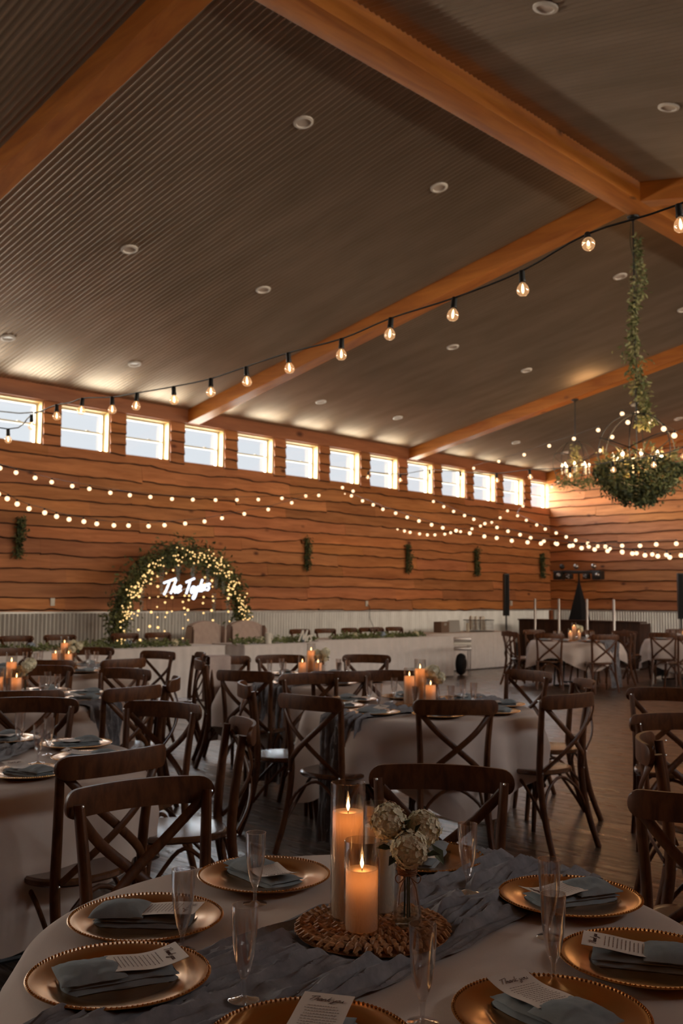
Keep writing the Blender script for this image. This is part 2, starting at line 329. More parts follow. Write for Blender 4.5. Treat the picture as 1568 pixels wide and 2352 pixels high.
# ceiling: corrugated sheets running down both slopes, one mesh with the roof deck above it
mb = MB(); pitch = .0677; nx = int((XC-XB)/pitch*6)
def ceil_pt(x, y): return (x, y, roofz(y)-.012+.0095*cos(2*pi*x/pitch)*(1 if abs(cos(2*pi*x/pitch)) < 2 else 0))
for ys in ((YR-.1, RIDGE_Y), (RIDGE_Y, W+.1)):
    o = len(mb.v); xs = [XB+i*pitch/6 for i in range(nx+1)]
    for y in ys: mb.v += [ceil_pt(x, y) for x in xs]
    n_ = len(xs); mb.f += [(o+i, o+n_+i, o+n_+i+1, o+i+1) for i in range(n_-1)]
for y0, y1 in ((YR-.4, RIDGE_Y), (RIDGE_Y, W+.4)):
    z0, z1 = roofz(y0), roofz(y1)
    mb.add([(XB-.4, y0, z0+.03), (XT, y0, z0+.03), (XT, y1, z1+.03), (XB-.4, y1, z1+.03), (XB-.4, y0, z0+.2), (XT, y0, z0+.2), (XT, y1, z1+.2), (XB-.4, y1, z1+.2)],
           [(0, 1, 2, 3), (7, 6, 5, 4), (0, 4, 5, 1), (1, 5, 6, 2), (2, 6, 7, 3), (3, 7, 4, 0)])
struct(mb.build('ceiling', 'ceil'))
# live-edge lap siding, boards with wavy lower edges
def siding(mb, P, u0, u1, rows, seed, top=None, holes=(), drop=.022):
    """P(u,out,z)->xyz ; rows list of (z0,z1) ; top(u) limits height"""
    r = random.Random(seed); lap_shade = (.11, .09, .08)
    if mb.t is None: mb.t = [(1, 1, 1)]*len(mb.v)
    for k, (za, zb_) in enumerate(rows):
        spans = [(u0, u1)]
        for h0, h1, hz0, hz1 in holes:
            if zb_ > hz0+.01 and za < hz1-.01:
                ns = []
                for a, b in spans:
                    if h1 <= a or h0 >= b: ns.append((a, b))
                    else:
                        if h0 > a: ns.append((a, h0))
                        if h1 < b: ns.append((h1, b))
                spans = ns
        for a, b in spans:
            u = a
            while u < b-1e-4:
                L = r.uniform(1.4, 3.6); v = min(b, u+L)
                if b-v < .5: v = b
                off = r.uniform(-.014, .014); sd = r.uniform(0, 99); amp = r.uniform(.012, .034)
                t = r.choice([.82, .9, .96, 1, 1.04, 1.1, 1.18]); tn = (t, t*r.uniform(.93, 1.05), t*r.uniform(.85, 1.12))
                n = max(2, int((v-u)/.07)+1); base = len(mb.v); ex = r.uniform(0, .006)
                for i in range(n):
                    uu = u+(v-u)*i/(n-1)
                    wv = amp*(hn(uu*1.1, sd, k)*1.6+hn(uu*3.7, sd, k+9)*.7)
                    if hn(uu*1.7, sd+5, 3) > .42: wv += .012
                    z0 = za+off+wv; z1 = zb_+.045
                    if top: z1 = min(z1, top(uu)); z0 = min(z0, top(uu)-.001)
                    o0 = .045+ex
                    bk = .015+.010*hn(uu*5, sd, 11)          # lap shadow painted as a dark strip along the lower edge
                    mb.v += [P(uu, 0, z0), P(uu, o0-.008, z0), P(uu, o0, z0+bk), P(uu, o0-.0005, z0+bk+.004), P(uu, .006, max(z1, z0+bk+.02))]
                    mb.t += [lap_shade, lap_shade, lap_shade, tn, tn]
                for i in range(n-1):
                    q = base+i*5
                    mb.f += [(q+j, q+5+j, q+6+j, q+1+j) for j in range(4)]
                e9 = base+(n-1)*5; mb.f += [(base, base+1, base+2, base+3, base+4), (e9+4, e9+3, e9+2, e9+1, e9)]
                u = v+.002 if v < b else v
def rowset(z0, z1, seed, lo=.19, hi=.25):
    r = random.Random(seed); out = []; z = z0
    while z < z1-.05:
        h = r.uniform(lo, hi)
        if z+h > z1-.1: h = z1-z
        out.append((z, z+h)); z += h
    return out
WX0, WSP, WW = 8.0, 1.193, .885
wins = [WX0+WSP*i for i in range(-13, 12)]
wins_r = [x for x in wins if x > 2.5]      # unseen right-hand row, cut short near the camera to darken the foreground
holes = [(x-.005, x+WW+.005, ZWB, ZWT) for x in wins]
def backing(mb, y0, y1, wins):
    yc, t = (y0+y1)/2, abs(y1-y0)
    mb.box(((XB+XC)/2, yc, ZWB/2), (XC-XB+.6, t, ZWB)); mb.box(((XB+XC)/2, yc, (ZWT+ZH+.15)/2), (XC-XB+.6, t, ZH+.15-ZWT))
    xs = [XB-.3]+[q for x in wins for q in (x, x+WW)]+[XC+.3]
    for a, b in zip(xs[::2], xs[1::2]):
        if b-a > .003: mb.box(((a+b)/2, yc, (ZWB+ZWT)/2), (b-a, t, ZWT-ZWB))
mb = MB(); backing(mb, W, W+.2, wins)
rows = rowset(ZWN+.01, ZWB, 3)+[(ZWB+(ZWT-ZWB)*i/4, ZWB+(ZWT-ZWB)*(i+1)/4) for i in range(4)]
siding(mb, lambda u, o, z: (u, W-o, z), XB, XC, rows, 11, holes=holes)
wl = struct(mb.build('wall_left', 'siding', smooth=False))
mb = MB(); backing(mb, YR-.2, YR, wins_r); mb.t = [(1, 1, 1)]*len(mb.v)
struct(mb.build('wall_right', 'siding', smooth=False))
# end wall (gable)
def gable(x0, x1):
    ys = [YR-.2, RIDGE_Y, W+.2]; vs = [(x, y, z) for x in (x0, x1) for y in ys for z in (0, roofz(y)+.15)]
    return vs, [(0, 2, 3, 1), (2, 4, 5, 3), (6, 7, 9, 8), (8, 9, 11, 10), (0, 1, 7, 6), (4, 10, 11, 5), (1, 3, 9, 7), (3, 5, 11, 9), (0, 6, 8, 2), (2, 8, 10, 4)]
mb = MB(); mb.add(*gable(XC, XC+.2))
siding(mb, lambda u, o, z: (XC-o, u, z), YR, W, rowset(ZWN+.01, 6.5, 5), 23, top=lambda u: roofz(u)-.01)
struct(mb.build('wall_far', 'siding_end', smooth=False))
mb = MB(); mb.add(*gable(XB-.2, XB)); mb.t = [(1, 1, 1)]*len(mb.v)
struct(mb.build('wall_back', 'siding_end', smooth=False))
# wainscot of corrugated sheet with a flat cap strip
def wainscot(mb, P, u0, u1, zt):
    n = int((u1-u0)/pitch*6); o = len(mb.v)
    for z in (0.0, zt):
        mb.v += [P(u0+i*pitch/6, .024+.0135*cos(2*pi*i/6), z) for i in range(n+1)]
    mb.f += [(o+i, o+i+1, o+n+2+i, o+n+1+i) for i in range(n)]
mb = MB(); wainscot(mb, lambda u, o, z: (u, W-o, z), XB, XC-.03, ZWN-.01)
mb.box(((XB+XC)/2, W-.021, ZWN-.012), (XC-XB, .042, .03)); struct(mb.build('trim_1', 'wains'))
mb = MB(); wainscot(mb, lambda u, o, z: (XC-o, u, z), YR, W-.08, ZWN-.01)
mb.box((XC-.021, (YR+W)/2, ZWN-.012), (.042, W-YR, .03)); struct(mb.build('trim_2', 'wains'))
mb = MB().box((XC-.05, W-.05, ZWN/2-.01), (.10, .10, ZWN-.02)); struct(mb.build('trim_3', 'header', smooth=False))
# header boards above the windows and along the gable
mb = MB().bbox(((XB+XC)/2, W-.03, (ZWT+ZH)/2+.005), (XC-XB, .06, ZH-ZWT-.01), .006); struct(mb.build('trim_4', 'header'))
mb = MB(); y0, y1 = RIDGE_Y+.15, W
for a, b in ((W-.06, RIDGE_Y+.15), (YR, RIDGE_Y-.15)):
    za, zb_ = roofz(a)-.03, roofz(b)-.03
    mb.add([(XC-.24, a, za-.24), (XC, a, za-.24), (XC, b, zb_-.24), (XC-.24, b, zb_-.24), (XC-.24, a, za), (XC, a, za), (XC, b, zb_), (XC-.24, b, zb_)],
           [(0, 1, 2, 3), (7, 6, 5, 4), (0, 4, 5, 1), (1, 5, 6, 2), (2, 6, 7, 3), (3, 7, 4, 0)])
struct(mb.build('trim_5', 'beam', smooth=False))
# ridge beam and rafters
RBZ = 6.06
mb = MB().bbox(((XB+XC)/2, RIDGE_Y, (RBZ+6.33)/2), (XC-XB, .31, 6.33-RBZ), .008); struct(mb.build('trim_6', 'ridge'))
n_tr = 7
for xa, xb in ((-1.6, -1.37), (4.29, 4.53), (10.42, 10.66), (16.36, 16.60)):
    for side in (0, 1):
        a, b = (W-.0, RIDGE_Y+.155) if side == 0 else (YR, RIDGE_Y-.155)
        dz = .245; mb = MB(); za, zb_ = roofz(a)-.0, roofz(b)-.0
        mb.add([(xa, a, za-dz), (xb, a, za-dz), (xb, b, zb_-dz), (xa, b, zb_-dz), (xa, a, za), (xb, a, za), (xb, b, zb_), (xa, b, zb_)],
               [(0, 1, 2, 3), (7, 6, 5, 4), (0, 4, 5, 1), (1, 5, 6, 2), (2, 6, 7, 3), (3, 7, 4, 0)])
        struct(mb.build('trim_%d' % n_tr, 'beam', smooth=False)); n_tr += 1
# windows (both long walls)
def window(n, x, yw, s):          # s=+1 outwards
    e_ = struct(empty('window_%d' % n, (x+WW/2, yw+s*.1, ZWB)))
    h = ZWT-ZWB; t = .018; d = .2
    mb = MB()                      # pale timber reveal lining
    mb.box((-WW/2+t/2, 0, h/2), (t, d, h)); mb.box((WW/2-t/2, 0, h/2), (t, d, h)); mb.box((0, 0, t/2), (WW-2*t, d, t)); mb.box((0, 0, h-t/2), (WW-2*t, d, t))
    mb.build('reveal_lining', 'casing', e_, smooth=False)
    mb = MB(); iw = WW-2*t; ih = h-2*t; fw = .035; y = s*.06
    for sx_ in (-1, 1): mb.box((sx_*(iw/2-fw/2), y, h/2), (fw, .06, ih))
    mb.box((0, y, t+fw/2), (iw-2*fw, .06, fw)); mb.box((0, y, h-t-fw/2), (iw-2*fw, .06, fw)); mb.box((0, y, h/2), (iw-2*fw, .05, .028))
    mb.box((.12, y-s*.03, h/2+.016), (.06, .012, .014))
    mb.build('sash_frame', 'vinyl', e_, smooth=False)
    MB().box((0, s*.075, h/2), (iw-2*fw, .004, ih-2*fw)).build('pane', 'pane', e_, smooth=False)
for i, x in enumerate(wins):
    if x > -6: window(i+1, x, W, 1)
for i, x in enumerate(wins_r): window(i+31, x, YR, -1)
# recessed lamps (switched off)
def lamp():
    e_ = empty('recessed_light'); a = MB().lathe([(.066, -.006), (.072, -.020), (.098, -.014), (.100, 0), (.066, .0)], 28).build('trim_ring', 'lamp_white', e_)
    MB().lathe([(.0005, -.004), (.04, -.006), (.066, -.008)], 24).build('lens', 'lamp_glass', e_); return e_
L0 = None
spots = [(6.42, 6.77, 'nearest the ridge beam in the left roof bay'), (8.53, 6.77, 'beside the ridge beam, second from it to the left rear'), (6.40, 9.67, 'in the middle of the near roof bay'), (8.48, 9.67, 'above the large beam foot, mid slope'),
 (6.38, 12.5, 'at the far left edge near the window row'), (8.42, 12.5, 'low on the slope above the third window'), (12.54, 9.67, 'mid slope just beyond the first crossing rafter'), (12.35, 12.48, 'low on the slope above the seventh window'),
 (14.7, 9.7, 'mid slope before the second crossing rafter'), (14.45, 12.48, 'low on the slope above the ninth window'), (12.7, 6.8, 'beside the garlanded chandelier rod, left of it'), (14.83, 6.85, 'at the right picture edge right of the garlanded rod'),
 (18.5, 12.5, 'far bay, low above the eleventh window'), (18.78, 9.75, 'far bay, just left of the large chandelier'), (20.84, 9.8, 'farthest bay behind the large chandelier'), (20.55, 12.5, 'farthest bay behind the small globe chandelier'),
 (6.36, 4.0, 'cut by the top picture edge right of the ridge beam'), (8.50, 4.03, 'on the right slope near the right picture edge'), (18.6, 6.8, 'far bay beside the ridge, right of the chandelier')]
for x, y, lb in spots:
    if L0 is None: o = L0 = lamp()
    else: o = copy_tree(L0)
    sg = -1 if y > RIDGE_Y else 1
    o.location = (x, y, roofz(y)-.018); o.rotation_euler = (sg*math.atan(RSL), 0, 0)
    tag(o, 'round white recessed ceiling light '+lb, 'ceiling light', 'recessed ceiling lights')
# wall plates
for x, lb in ((7.94, 'white wall plate on the boards left of the floral arch'), (20.2, 'white wall plate on the boards left of the corner, low')):
    o = MB().bbox((0, 0, 0), (.075, .012, .118), .004).build('wall_plate', 'white_plastic', loc=(x, W-.048, 1.345)); 
    p = MB().box((0, -.008, 0), (.03, .008, .06)).build('rocker_switch', 'lamp_white', o); tag(o, lb, 'wall plate')
o = empty('wall_outlet', (15.05, W-.048, 1.33)); tag(o, 'small outlet above the metal wainscot with a thin dark cable hanging from it', 'outlet')
MB().bbox((0, 0, 0), (.07, .012, .11), .004).build('outlet_plate', 'white_plastic', o)
MB().tube(sm([(0, -.012, -.02), (.03, -.05, -.08), (.05, -.04, -.3), (.16, -.045, -.5), (.2, -.045, -.9)], 6), .006, 6).build('cable', 'black', o)
o = MB().bbox((0, 0, 0), (.012, .075, .118), .004).build('wall_plate', 'white_plastic', loc=(XC-.05, 10.35, 1.36)); tag(o, 'white wall plate on the far wall behind the silver posts', 'wall plate')
# ================================================================ CHAIRS
def make_chair():
    r = empty('crossback_chair')
    # seat
    mb = MB(); N = 40
    def outl(t):
        a = 2*pi*t; cx, cy = cos(a), sin(a); ex = .36
        x = math.copysign(abs(cx)**(1-ex+.1), cx)*(.205+.012*cy); y = math.copysign(abs(cy)**(1-ex+.1), cy)*.205; return x, y+.255
    prof = [(0.001, .448, .0), (.5, .449, 0), (.85, .455, 0), (.95, .457, 0), (1.0, .450, 0), (1.0, .436, 0), (.96, .428, 0), (.001, .428, 0)]
    mb.grid(lambda u, v: ((outl(u)[0])*prof[int(round(v*7))][0], .255+(outl(u)[1]-.255)*prof[int(round(v*7))][0], prof[int(round(v*7))][1]), N, 8, wrap=True)
    mb.build('seat', 'chair_seat', r)
    # rear posts, one bent piece each from floor to top rail
    for s in (-1, 1):
        pts = sm([(s*.205, -.055, 0), (s*.192, .015, .2), (s*.186, .055, .42), (s*.188, .048, .62), (s*.205, .018, .868)], 4)
        n_ = len(pts); MB().tube(pts, [.0155+.003*sin(pi*i/(n_-1)) for i in range(n_)], 10, flat=1.15, nrm=(0, 1, 0)).build('leg', 'chair', r)
    for s in (-1, 1):
        pts = sm([(s*.178, .405, .43), (s*.182, .415, .25), (s*.195, .44, 0)], 4); n_ = len(pts)
        MB().tube(pts, [.0215-.0075*i/(n_-1) for i in range(n_)], 10).build('leg', 'chair', r)
    # broad curved top rail with round ends, on the rear face of the posts
    def rail(u, v):
        x = -.238+.476*u; q = x/.238; y = .006-.062*(1-q*q)**.85-.004
        e_ = min(1, (1-abs(q))*.238/.040); hh = .0415*(sqrt(max(0, 1-(1-e_)**2))*.9+.1)
        zc = .862+.004*(1-q*q); k = v*4
        pr = [(-1, -.8), (-.5, -1), (.5, -1), (1, -.8), (1, .8), (.5, 1), (-.5, 1), (-1, .8)]
        return x, y, hh, zc
    mb = MB(); NU = 27; ring = [(-1, .85), (-.86, 1), (.86, 1), (1, .85), (1, -.85), (.86, -1), (-.86, -1), (-1, -.85)]
    for i in range(NU):
        x, y, hh, zc = rail(.5-.5*cos(pi*i/(NU-1)), 0)
        for a, b in ring: mb.v.append((x, y-.002+b*.0085, zc+a*hh))
    k = 8; mb.f += [(i*k+j, (i+1)*k+j, (i+1)*k+(j+1) % k, i*k+(j+1) % k) for i in range(NU-1) for j in range(k)]
    mb.f += [tuple(range(k)), tuple((NU-1)*k+j for j in range(k-1, -1, -1))]
    mb.build('top_rail', 'chair', r)
    # crossed bentwood slats
    for s in (-1, 1):
        pts = sm([(s*.198, -.002, .835), (s*.11, -.043-.004*s, .735), (0, -.05-.006*s, .64), (-s*.11, -.022-.003*s, .545), (-s*.178, .035, .462)], 4)
        MB().tube(pts, .0165, 8, flat=.42, nrm=(0, 1, .15)).build('cross_slat', 'chair', r)
    # arched braces under the seat
    for P in ([(-.178, .40, .20), (-.165, .36, .33), (-.12, .30, .405), (-.09, .255, .42)], [(.178, .40, .20), (.165, .36, .33), (.12, .30, .405), (.09, .255, .42)]):
        mb = MB().tube(sm([(P[0][0]*1.06, P[0][1]+.012, P[0][2])]+[(P[0][0]*1.0, .35, .31), (P[0][0]*.98, .25, .405), (P[0][0]*1.0, .13, .31), (P[0][0]*1.06, .03, .19)], 4), .0095, 8); mb.build('side_brace', 'chair', r)
    MB().tube(sm([(-.185, .42, .20), (-.14, .405, .33), (0, .40, .412), (.14, .405, .33), (.185, .42, .20)], 4), .0095, 8).build('front_brace', 'chair', r)
    MB().tube(sm([(-.193, .012, .19), (-.14, .045, .33), (0, .06, .412), (.14, .045, .33), (.193, .012, .19)], 4), .0095, 8).build('rear_brace', 'chair', r)
    mb = MB()
    for s in (-1, 1):
        for y, z in ((.043, .868), (.072, .44)): mb.ball((s*(.206 if z > .8 else .186), y+.004 if z > .8 else y+.006, z), .0045, 6, 4)
        mb.ball((s*.186, -.0+.033, .452), .005, 6, 4)
    mb.build('bolt', 'steel', r)
    return r
chair0 = None
def chair(x, y, deg, label, group):
    global chair0
    if chair0 is None: chair0 = make_chair(); o = chair0
    else: o = copy_tree(chair0)
    o.location = (x, y, 0); o.rotation_euler = (0, 0, radians(deg-90)); tag(o, label, 'chair', group); return o
K = 'crossback chair '
G1, G2, G3, G4, G5, G6, G7 = ('crossback chairs around the %s' % s for s in ('foreground table', 'middle right table', 'middle rear table', 'near left table', 'middle left table', 'far left table', 'far right tables'))
CH = [
 (1.76, 2.51, -99, K+'directly behind the two gold plates at the left of the foreground table', G1),
 (2.62, 2.07, -146, K+'facing the camera right behind the flowers and candles of the foreground table', G1),
 (2.87, 1.27, 27, 'near-black crossback chair cut by the right edge, nearest on that side', 'chairs at the right picture edge'),
 (3.82, 1.93, -64, K+'at the right, seen side-on with its pale lit curved rail bulging left', 'chairs at the right picture edge'),
 (4.66, 2.24, -125, K+'cut by the right edge, behind the side-on chair', 'chairs at the right picture edge'),
 (5.95, 2.92, -150, K+'at the right picture edge, only its rail end showing', 'chairs at the right picture edge'),
 (2.06, 3.13, 93, K+'with its back to us at the front of the near left table', G4),
 (2.93, 3.46, 150, K+'seen side-on right of the near left table, pale glossy seat, rail bulging right', G4),
 (3.12, 4.30, -160, K+'turned toward us at the right rear of the near left table', G4),
 (2.74, 4.92, -135, K+'facing us behind the champagne glasses of the near left table', G4),
 (2.93, 5.40, 65, K+'low rail in front of the candles of the middle left table', G5),
 (3.55, 5.20, 98, K+'from behind, beside the grey runner hanging from the middle left table', G5),
 (4.11, 5.58, 140, K+'side-on at the right of the middle left table, rail bulging right', G5),
 (4.33, 6.45, -160, K+'facing us at the right rear of the middle left table', G5),
 (4.02, 7.10, -135, K+'facing us behind the flowers of the middle left table', G5),
 (4.42, 7.75, 49, K+'from behind at the left front of the far left table', G6),
 (5.02, 7.50, 92, K+'from behind at the right front of the far left table', G6),
 (5.80, 9.25, -139, K+'facing us at the rear of the far left table beside its flowers', G6),
 (5.05, 9.60, -100, K+'at the left picture edge facing us, rear of the far left table', G6),
 (5.94, 8.28, -170, K+'at the right of the far left table, turned toward us', G6),
 (6.10, 7.83, 150, K+'right of the far left table, seen edge-on with orange rail end', G6),
 (5.50, 7.00, -35, K+'side-on left of the middle rear table, rail bulging left', G3),
 (5.96, 7.20, -100, K+'facing us, under the cream cloth left of the middle rear table', G3),
 (4.94, 5.77, 24, K+'from behind at the left front of the middle rear table', G3),
 (6.47, 7.05, -125, K+'facing us at the rear of the middle rear table, left of its candles', G3),
 (5.46, 5.28, 56, K+'from behind at the right front of the middle rear table', G3),
 (7.16, 6.57, -142, K+'facing us at the right rear of the middle rear table', G3),
 (5.08, 5.22, -112, K+'facing us between the middle rear and middle right tables', G2),
 (5.76, 5.02, -135, K+'facing us behind the candles of the middle right table', G2),
 (6.58, 4.35, 171, K+'pulled out behind the middle right table, facing us', G2),
 (6.15, 3.62, 136, K+'behind the right of the middle right table, turned left', G2),
 (5.21, 3.17, 82, K+'at the right front of the middle right table, fully in view', G2),
 (4.43, 3.40, 48, K+'square from behind at the front of the middle right table', G2),
 (4.00, 4.10, 6, K+'left front of the middle right table, before its hanging runner', G2),
 (4.24, 4.92, -38, K+'side-on left of the middle right table, rail bulging left', G2),
 (14.17, 9.72, -20, K+'leftmost at the round table before the silver posts, side-on', G7),
 (14.55, 9.98, -45, K+'second from the left, half hidden, at the table before the silver posts', G7),
 (15.25, 9.95, -110, K+'facing us left of the flowers at the table before the silver posts', G7),
 (13.97, 8.82, 36, K+'from behind at the left front of the table before the silver posts', G7),
 (14.30, 8.02, 50, K+'from behind at the right front of the table before the silver posts', G7),
 (15.95, 9.40, -135, K+'facing us right of the candles at the table before the silver posts', G7),
 (15.80, 8.50, 165, K+'rightmost, seat to the left, at the table before the silver posts', G7),
 (16.3, 8.75, -170, K+'just behind the rightmost chair of the table before the silver posts', G7),
 (16.85, 8.98, -50, K+'side-on left of the round table at the right edge', G7),
 (16.05, 7.90, 20, K+'from behind in front of the round table at the right edge', G7),
 (18.2, 8.65, -140, K+'facing us behind the round table at the right edge', G7),
 (15.35, 7.1, 60, K+'cut by the right edge in front of the round table there', G7),
]
for c in CH: chair(*c)
GH = 'crossback chairs behind the head table'
for x, lb in ((6.63, 'first from the left picture edge'), (7.3, 'second from the left picture edge'), (8.35, 'behind the left foot of the floral arch'), (8.9, 'under the hanging lights of the arch'),
              (11.83, 'first to the right of the tufted armchairs'), (12.45, 'second to the right of the tufted armchairs'), (13.1, 'third to the right of the tufted armchairs'),
              (13.57, 'fourth to the right of the tufted armchairs'), (13.85, 'overlapping pair right of the armchairs, the farther one'), (14.35, 'last of the row at the right end')):
    chair(x, 12.45+rnd.uniform(-.05, .05), -90+rnd.uniform(-9, 9), 'crossback chair behind the head table, '+lb, GH)

# ================================================================ TABLES
R0 = .73
def make_table(R=R0):
    r = empty('round_table'); MB().lathe([(.001, .705), (R-.03, .705), (R-.015, .712), (R-.015, .735), (R-.03, .742), (.001, .742)], 48).build('tabletop', 'kraft', r)
    for s in (-1, 1):
        mb = MB()
        for q in (-1, 1): mb.tube([(s*.34, q*.22, .70), (s*.38, q*.26, .02)], .014, 8)
        mb.tube([(s*.38, -.26, .03), (s*.38, .26, .03)], .014, 8).build('leg', 'black', r)
    return r
def cloth(R, seed, hem, sq, rot):
    mb = MB(); NT = 180; ht = .752; prof = [0, .3, .6, .85, .955, .985, 1.0]
    r = random.Random(seed); ph = [r.uniform(0, 6.28) for _ in range(6)]
    def A(th): return .5*sin(7*th+ph[0])+.38*sin(11*th+ph[1]+.8*sin(2*th+ph[2]))+.25*sin(17*th+ph[3])
    ND = 16
    def fn(u, v):
        th = 2*pi*u; k = v*(len(prof)+ND-1)
        if k < len(prof)-.5:
            rr = prof[int(round(k))]*R; z = ht+.0012*hn(cos(th)*rr*6+seed, sin(th)*rr*6, 1)
            if rr > .9*R: z = ht-.010*((rr/R-.955)/.045)**2 if rr/R > .955 else ht
        else:
            t = (k-len(prof)+1)/ND; h = hem+sq*cos(4*(th-rot)); z = ht-.01-t*(ht-.01-h)
            g = min(1, t*1.9)**.7; rr = R+.006+.012*min(1, t*6)+g*(.038+.062*A(th)+.02*hn(cos(th)*3, sin(th)*3, t*2+seed))+t*.02
            rr += -sq*cos(4*(th-rot))*.16*t
        return (rr*cos(th), rr*sin(th), z)
    mb.grid(fn, NT, len(prof)+ND, wrap=True); return mb
def runner(R, seed, wd, z_end=(.12, .12), NL=200, NW=90, flat=()):
    r = random.Random(seed); s0 = r.uniform(0, 50); ht = .757
    Ltop = R+.012; la, lb = .752-z_end[0], .752-z_end[1]
    def fn(u, v):
        s = -(Ltop+la)+u*(2*Ltop+la+lb); q = (v-.5)
        w_ = wd*(1+.10*hn(s*2.1, s0, 0)+.06*hn(s*6, s0, 4)); off = .03*hn(s*1.6, s0+9, 0)
        y = q*w_+off
        wr = 0
        yy = y*1.0+.035*hn(s*2.2, y*3, s0)
        wr += .020*max(0, 1-abs(hn(s*1.5, yy*15, s0+3))*4.2)+.012*max(0, 1-abs(hn(s*3.4, yy*30, s0+7))*4.0)+.006*max(0, 1-abs(hn(s*7, yy*60, s0+11))*3.5)+.003*hn(s*40, yy*90, s0)
        edge = min(1, (.5-abs(q))*9); wr = max(0, wr)*(.35+.65*edge)+.0015
        for fx, fy, fr in flat:               # pressed flat under what stands on it
            dd = hypot(s-fx, y-fy)
            if dd < fr+.035: wr *= max(.10, min(1, (dd-fr)/.035)) if dd > fr else .10
        edge_x = sqrt(max(.01, Ltop**2-y*y))
        if abs(s) <= edge_x: x = s; z = ht+wr
        else:
            d = abs(s)-edge_x; sg = 1 if s > 0 else -1; b = .02
            x = sg*(edge_x+min(d, b)*.8+wr*1.4+max(0, d-b)*.09+.012); z = ht-max(0, d-b*.5)
            y = y*(1-.25*min(1, d*1.5))
            if z < .012: z = .012+wr*.6; x += sg*(.0)
        return (x, y, z)
    mb = MB(); mb.grid(fn, NL, NW); return mb
def make_charger():
    o = empty('charger_plate')
    prof = [(.001, .0065), (.098, .0065), (.104, .0085), (.112, .0125), (.150, .0165), (.1635, .0185), (.1655, .0175), (.160, .0135), (.112, .008), (.100, .0015), (.001, .0015)]
    MB().lathe(prof, 64).build('plate_body', 'charger', o)
    mb = MB(); N = 118
    for i in range(N): a = 2*pi*i/N; mb.ball((.1612*cos(a), .1612*sin(a), .0184), .0025, 6, 4)
    mb.build('beaded_rim', 'charger', o); return o
def nap_slab(mb, x0, x1, w_, z0, h, sd, sag=None, puff=.0):
    NX, NY = 34, 18
    def top(u, v):
        x = x0+(x1-x0)*u; y = (v-.5)*w_; q = min(1, min(u, 1-u)*9)**.5*min(1, min(v, 1-v)*7)**.5
        yw = y+.006*hn(x*14, sd, 2); xw = x+.004*hn(y*20, sd+4, 2)
        z = z0+h*q+puff*sin(pi*u)*sin(pi*v)+.0035*hn(x*30, y*30, sd)+.003*hn(x*9, y*22, sd+3)*q*1.6+(0.0015*hn(x*90, y*90, sd))
        return (xw, yw, z)
    o = len(mb.v); mb.grid(top, NX, NY)
    # skirt down to z0
    rim = [j for j in range(NX)]+[NX*(i+1)-1 for i in range(1, NY)]+[NX*(NY-1)+j for j in range(NX-2, -1, -1)]+[NX*i for i in range(NY-2, 0, -1)]
    b = len(mb.v)
    for k in rim: x, y, z = mb.v[o+k]; mb.v.append((x*1.0, y*1.0, z0-.0005))
    m_ = len(rim); mb.f += [(o+rim[k], b+k, b+(k+1) % m_, o+rim[(k+1) % m_]) for k in range(m_)]
def make_napkin(sd):
    o = empty('napkin')     # local +x points to the table centre (the card end)
    mb = MB(); nap_slab(mb, -.108, .100, .100, .0, .010, sd); mb2 = MB(); nap_slab(mb2, -.104, .098, .094, .0105, .006, sd+3)
    mb.add(mb2.v, mb2.f); mb.build('folded_base', 'napkin', o)
    mb = MB(); nap_slab(mb, -.112, .004, .104, .019, .008, sd+7, puff=.012); mb.build('folded_flap', 'napkin', o); return o
def make_card(sd, text=True):
    o = empty('menu_card'); w_, L = .086, .135
    def zc(t): return .0215+.004+.020*max(0, t-.35)**2+.003*sin(t*5+sd)
    mb = MB(); mb.grid(lambda u, v: (-.018+L*v, (u-.5)*w_, zc(v)), 6, 22); mb.grid(lambda u, v: (-.018+L*v, (.5-u)*w_, zc(v)-.0006), 6, 22)
    mb.build('card_sheet', 'paper', o)
    def onc(a, b): t = (a+.018)/L; return (a, b, zc(t)+.0009)
    if text:
        mb = MB(); r = random.Random(sd)
        for k in range(11):
            a = .074-k*.0078; x = -.030+r.uniform(0, .004); end = .030-r.uniform(0, .006)
            while x < end:
                l = r.uniform(.002, .0055); p = onc(a, -x); p2 = onc(a, -(x+l))
                mb.add([(a-.0009, -x, p[2]), (a+.0009, -x, p[2]), (a+.0009, -(x+l), p2[2]), (a-.0009, -(x+l), p2[2])], [(0, 1, 2, 3)]); x += l+.0014
        mb.build('printed_lines', 'ink', o, smooth=False)
        mb = MB(); st, wd = script_strokes('Thank you', .3); kx = .058/wd
        for q in st:
            P = [onc(.090+b*.0062, .029-a*kx) for a, b in q]; mb.tube(sm(P, 5), .0005, 4, nrm=(0, 0, 1))
        mb.build('handwritten_title', 'ink', o)
    return o
def make_flute():
    o = empty('champagne_flute')
    MB().lathe([(.001, .0345), (.006, .037), (.0115, .050), (.0165, .070), (.0205, .095), (.0225, .125), (.0235, .160), (.0225, .160), (.0213, .125), (.0190, .095), (.015, .070), (.010, .051), (.005, .041), (.001, .039)], 32).build('bowl', 'flute', o)
    MB().lathe([(.0052, .004), (.0042, .012), (.0046, .030), (.0062, .0365)], 20).build('stem', 'flute', o)
    MB().lathe([(.001, .0075), (.006, .0065), (.014, .0030), (.0265, .0018), (.0275, .0010), (.0265, 0), (.001, 0)], 32).build('foot', 'flute', o)
    return o
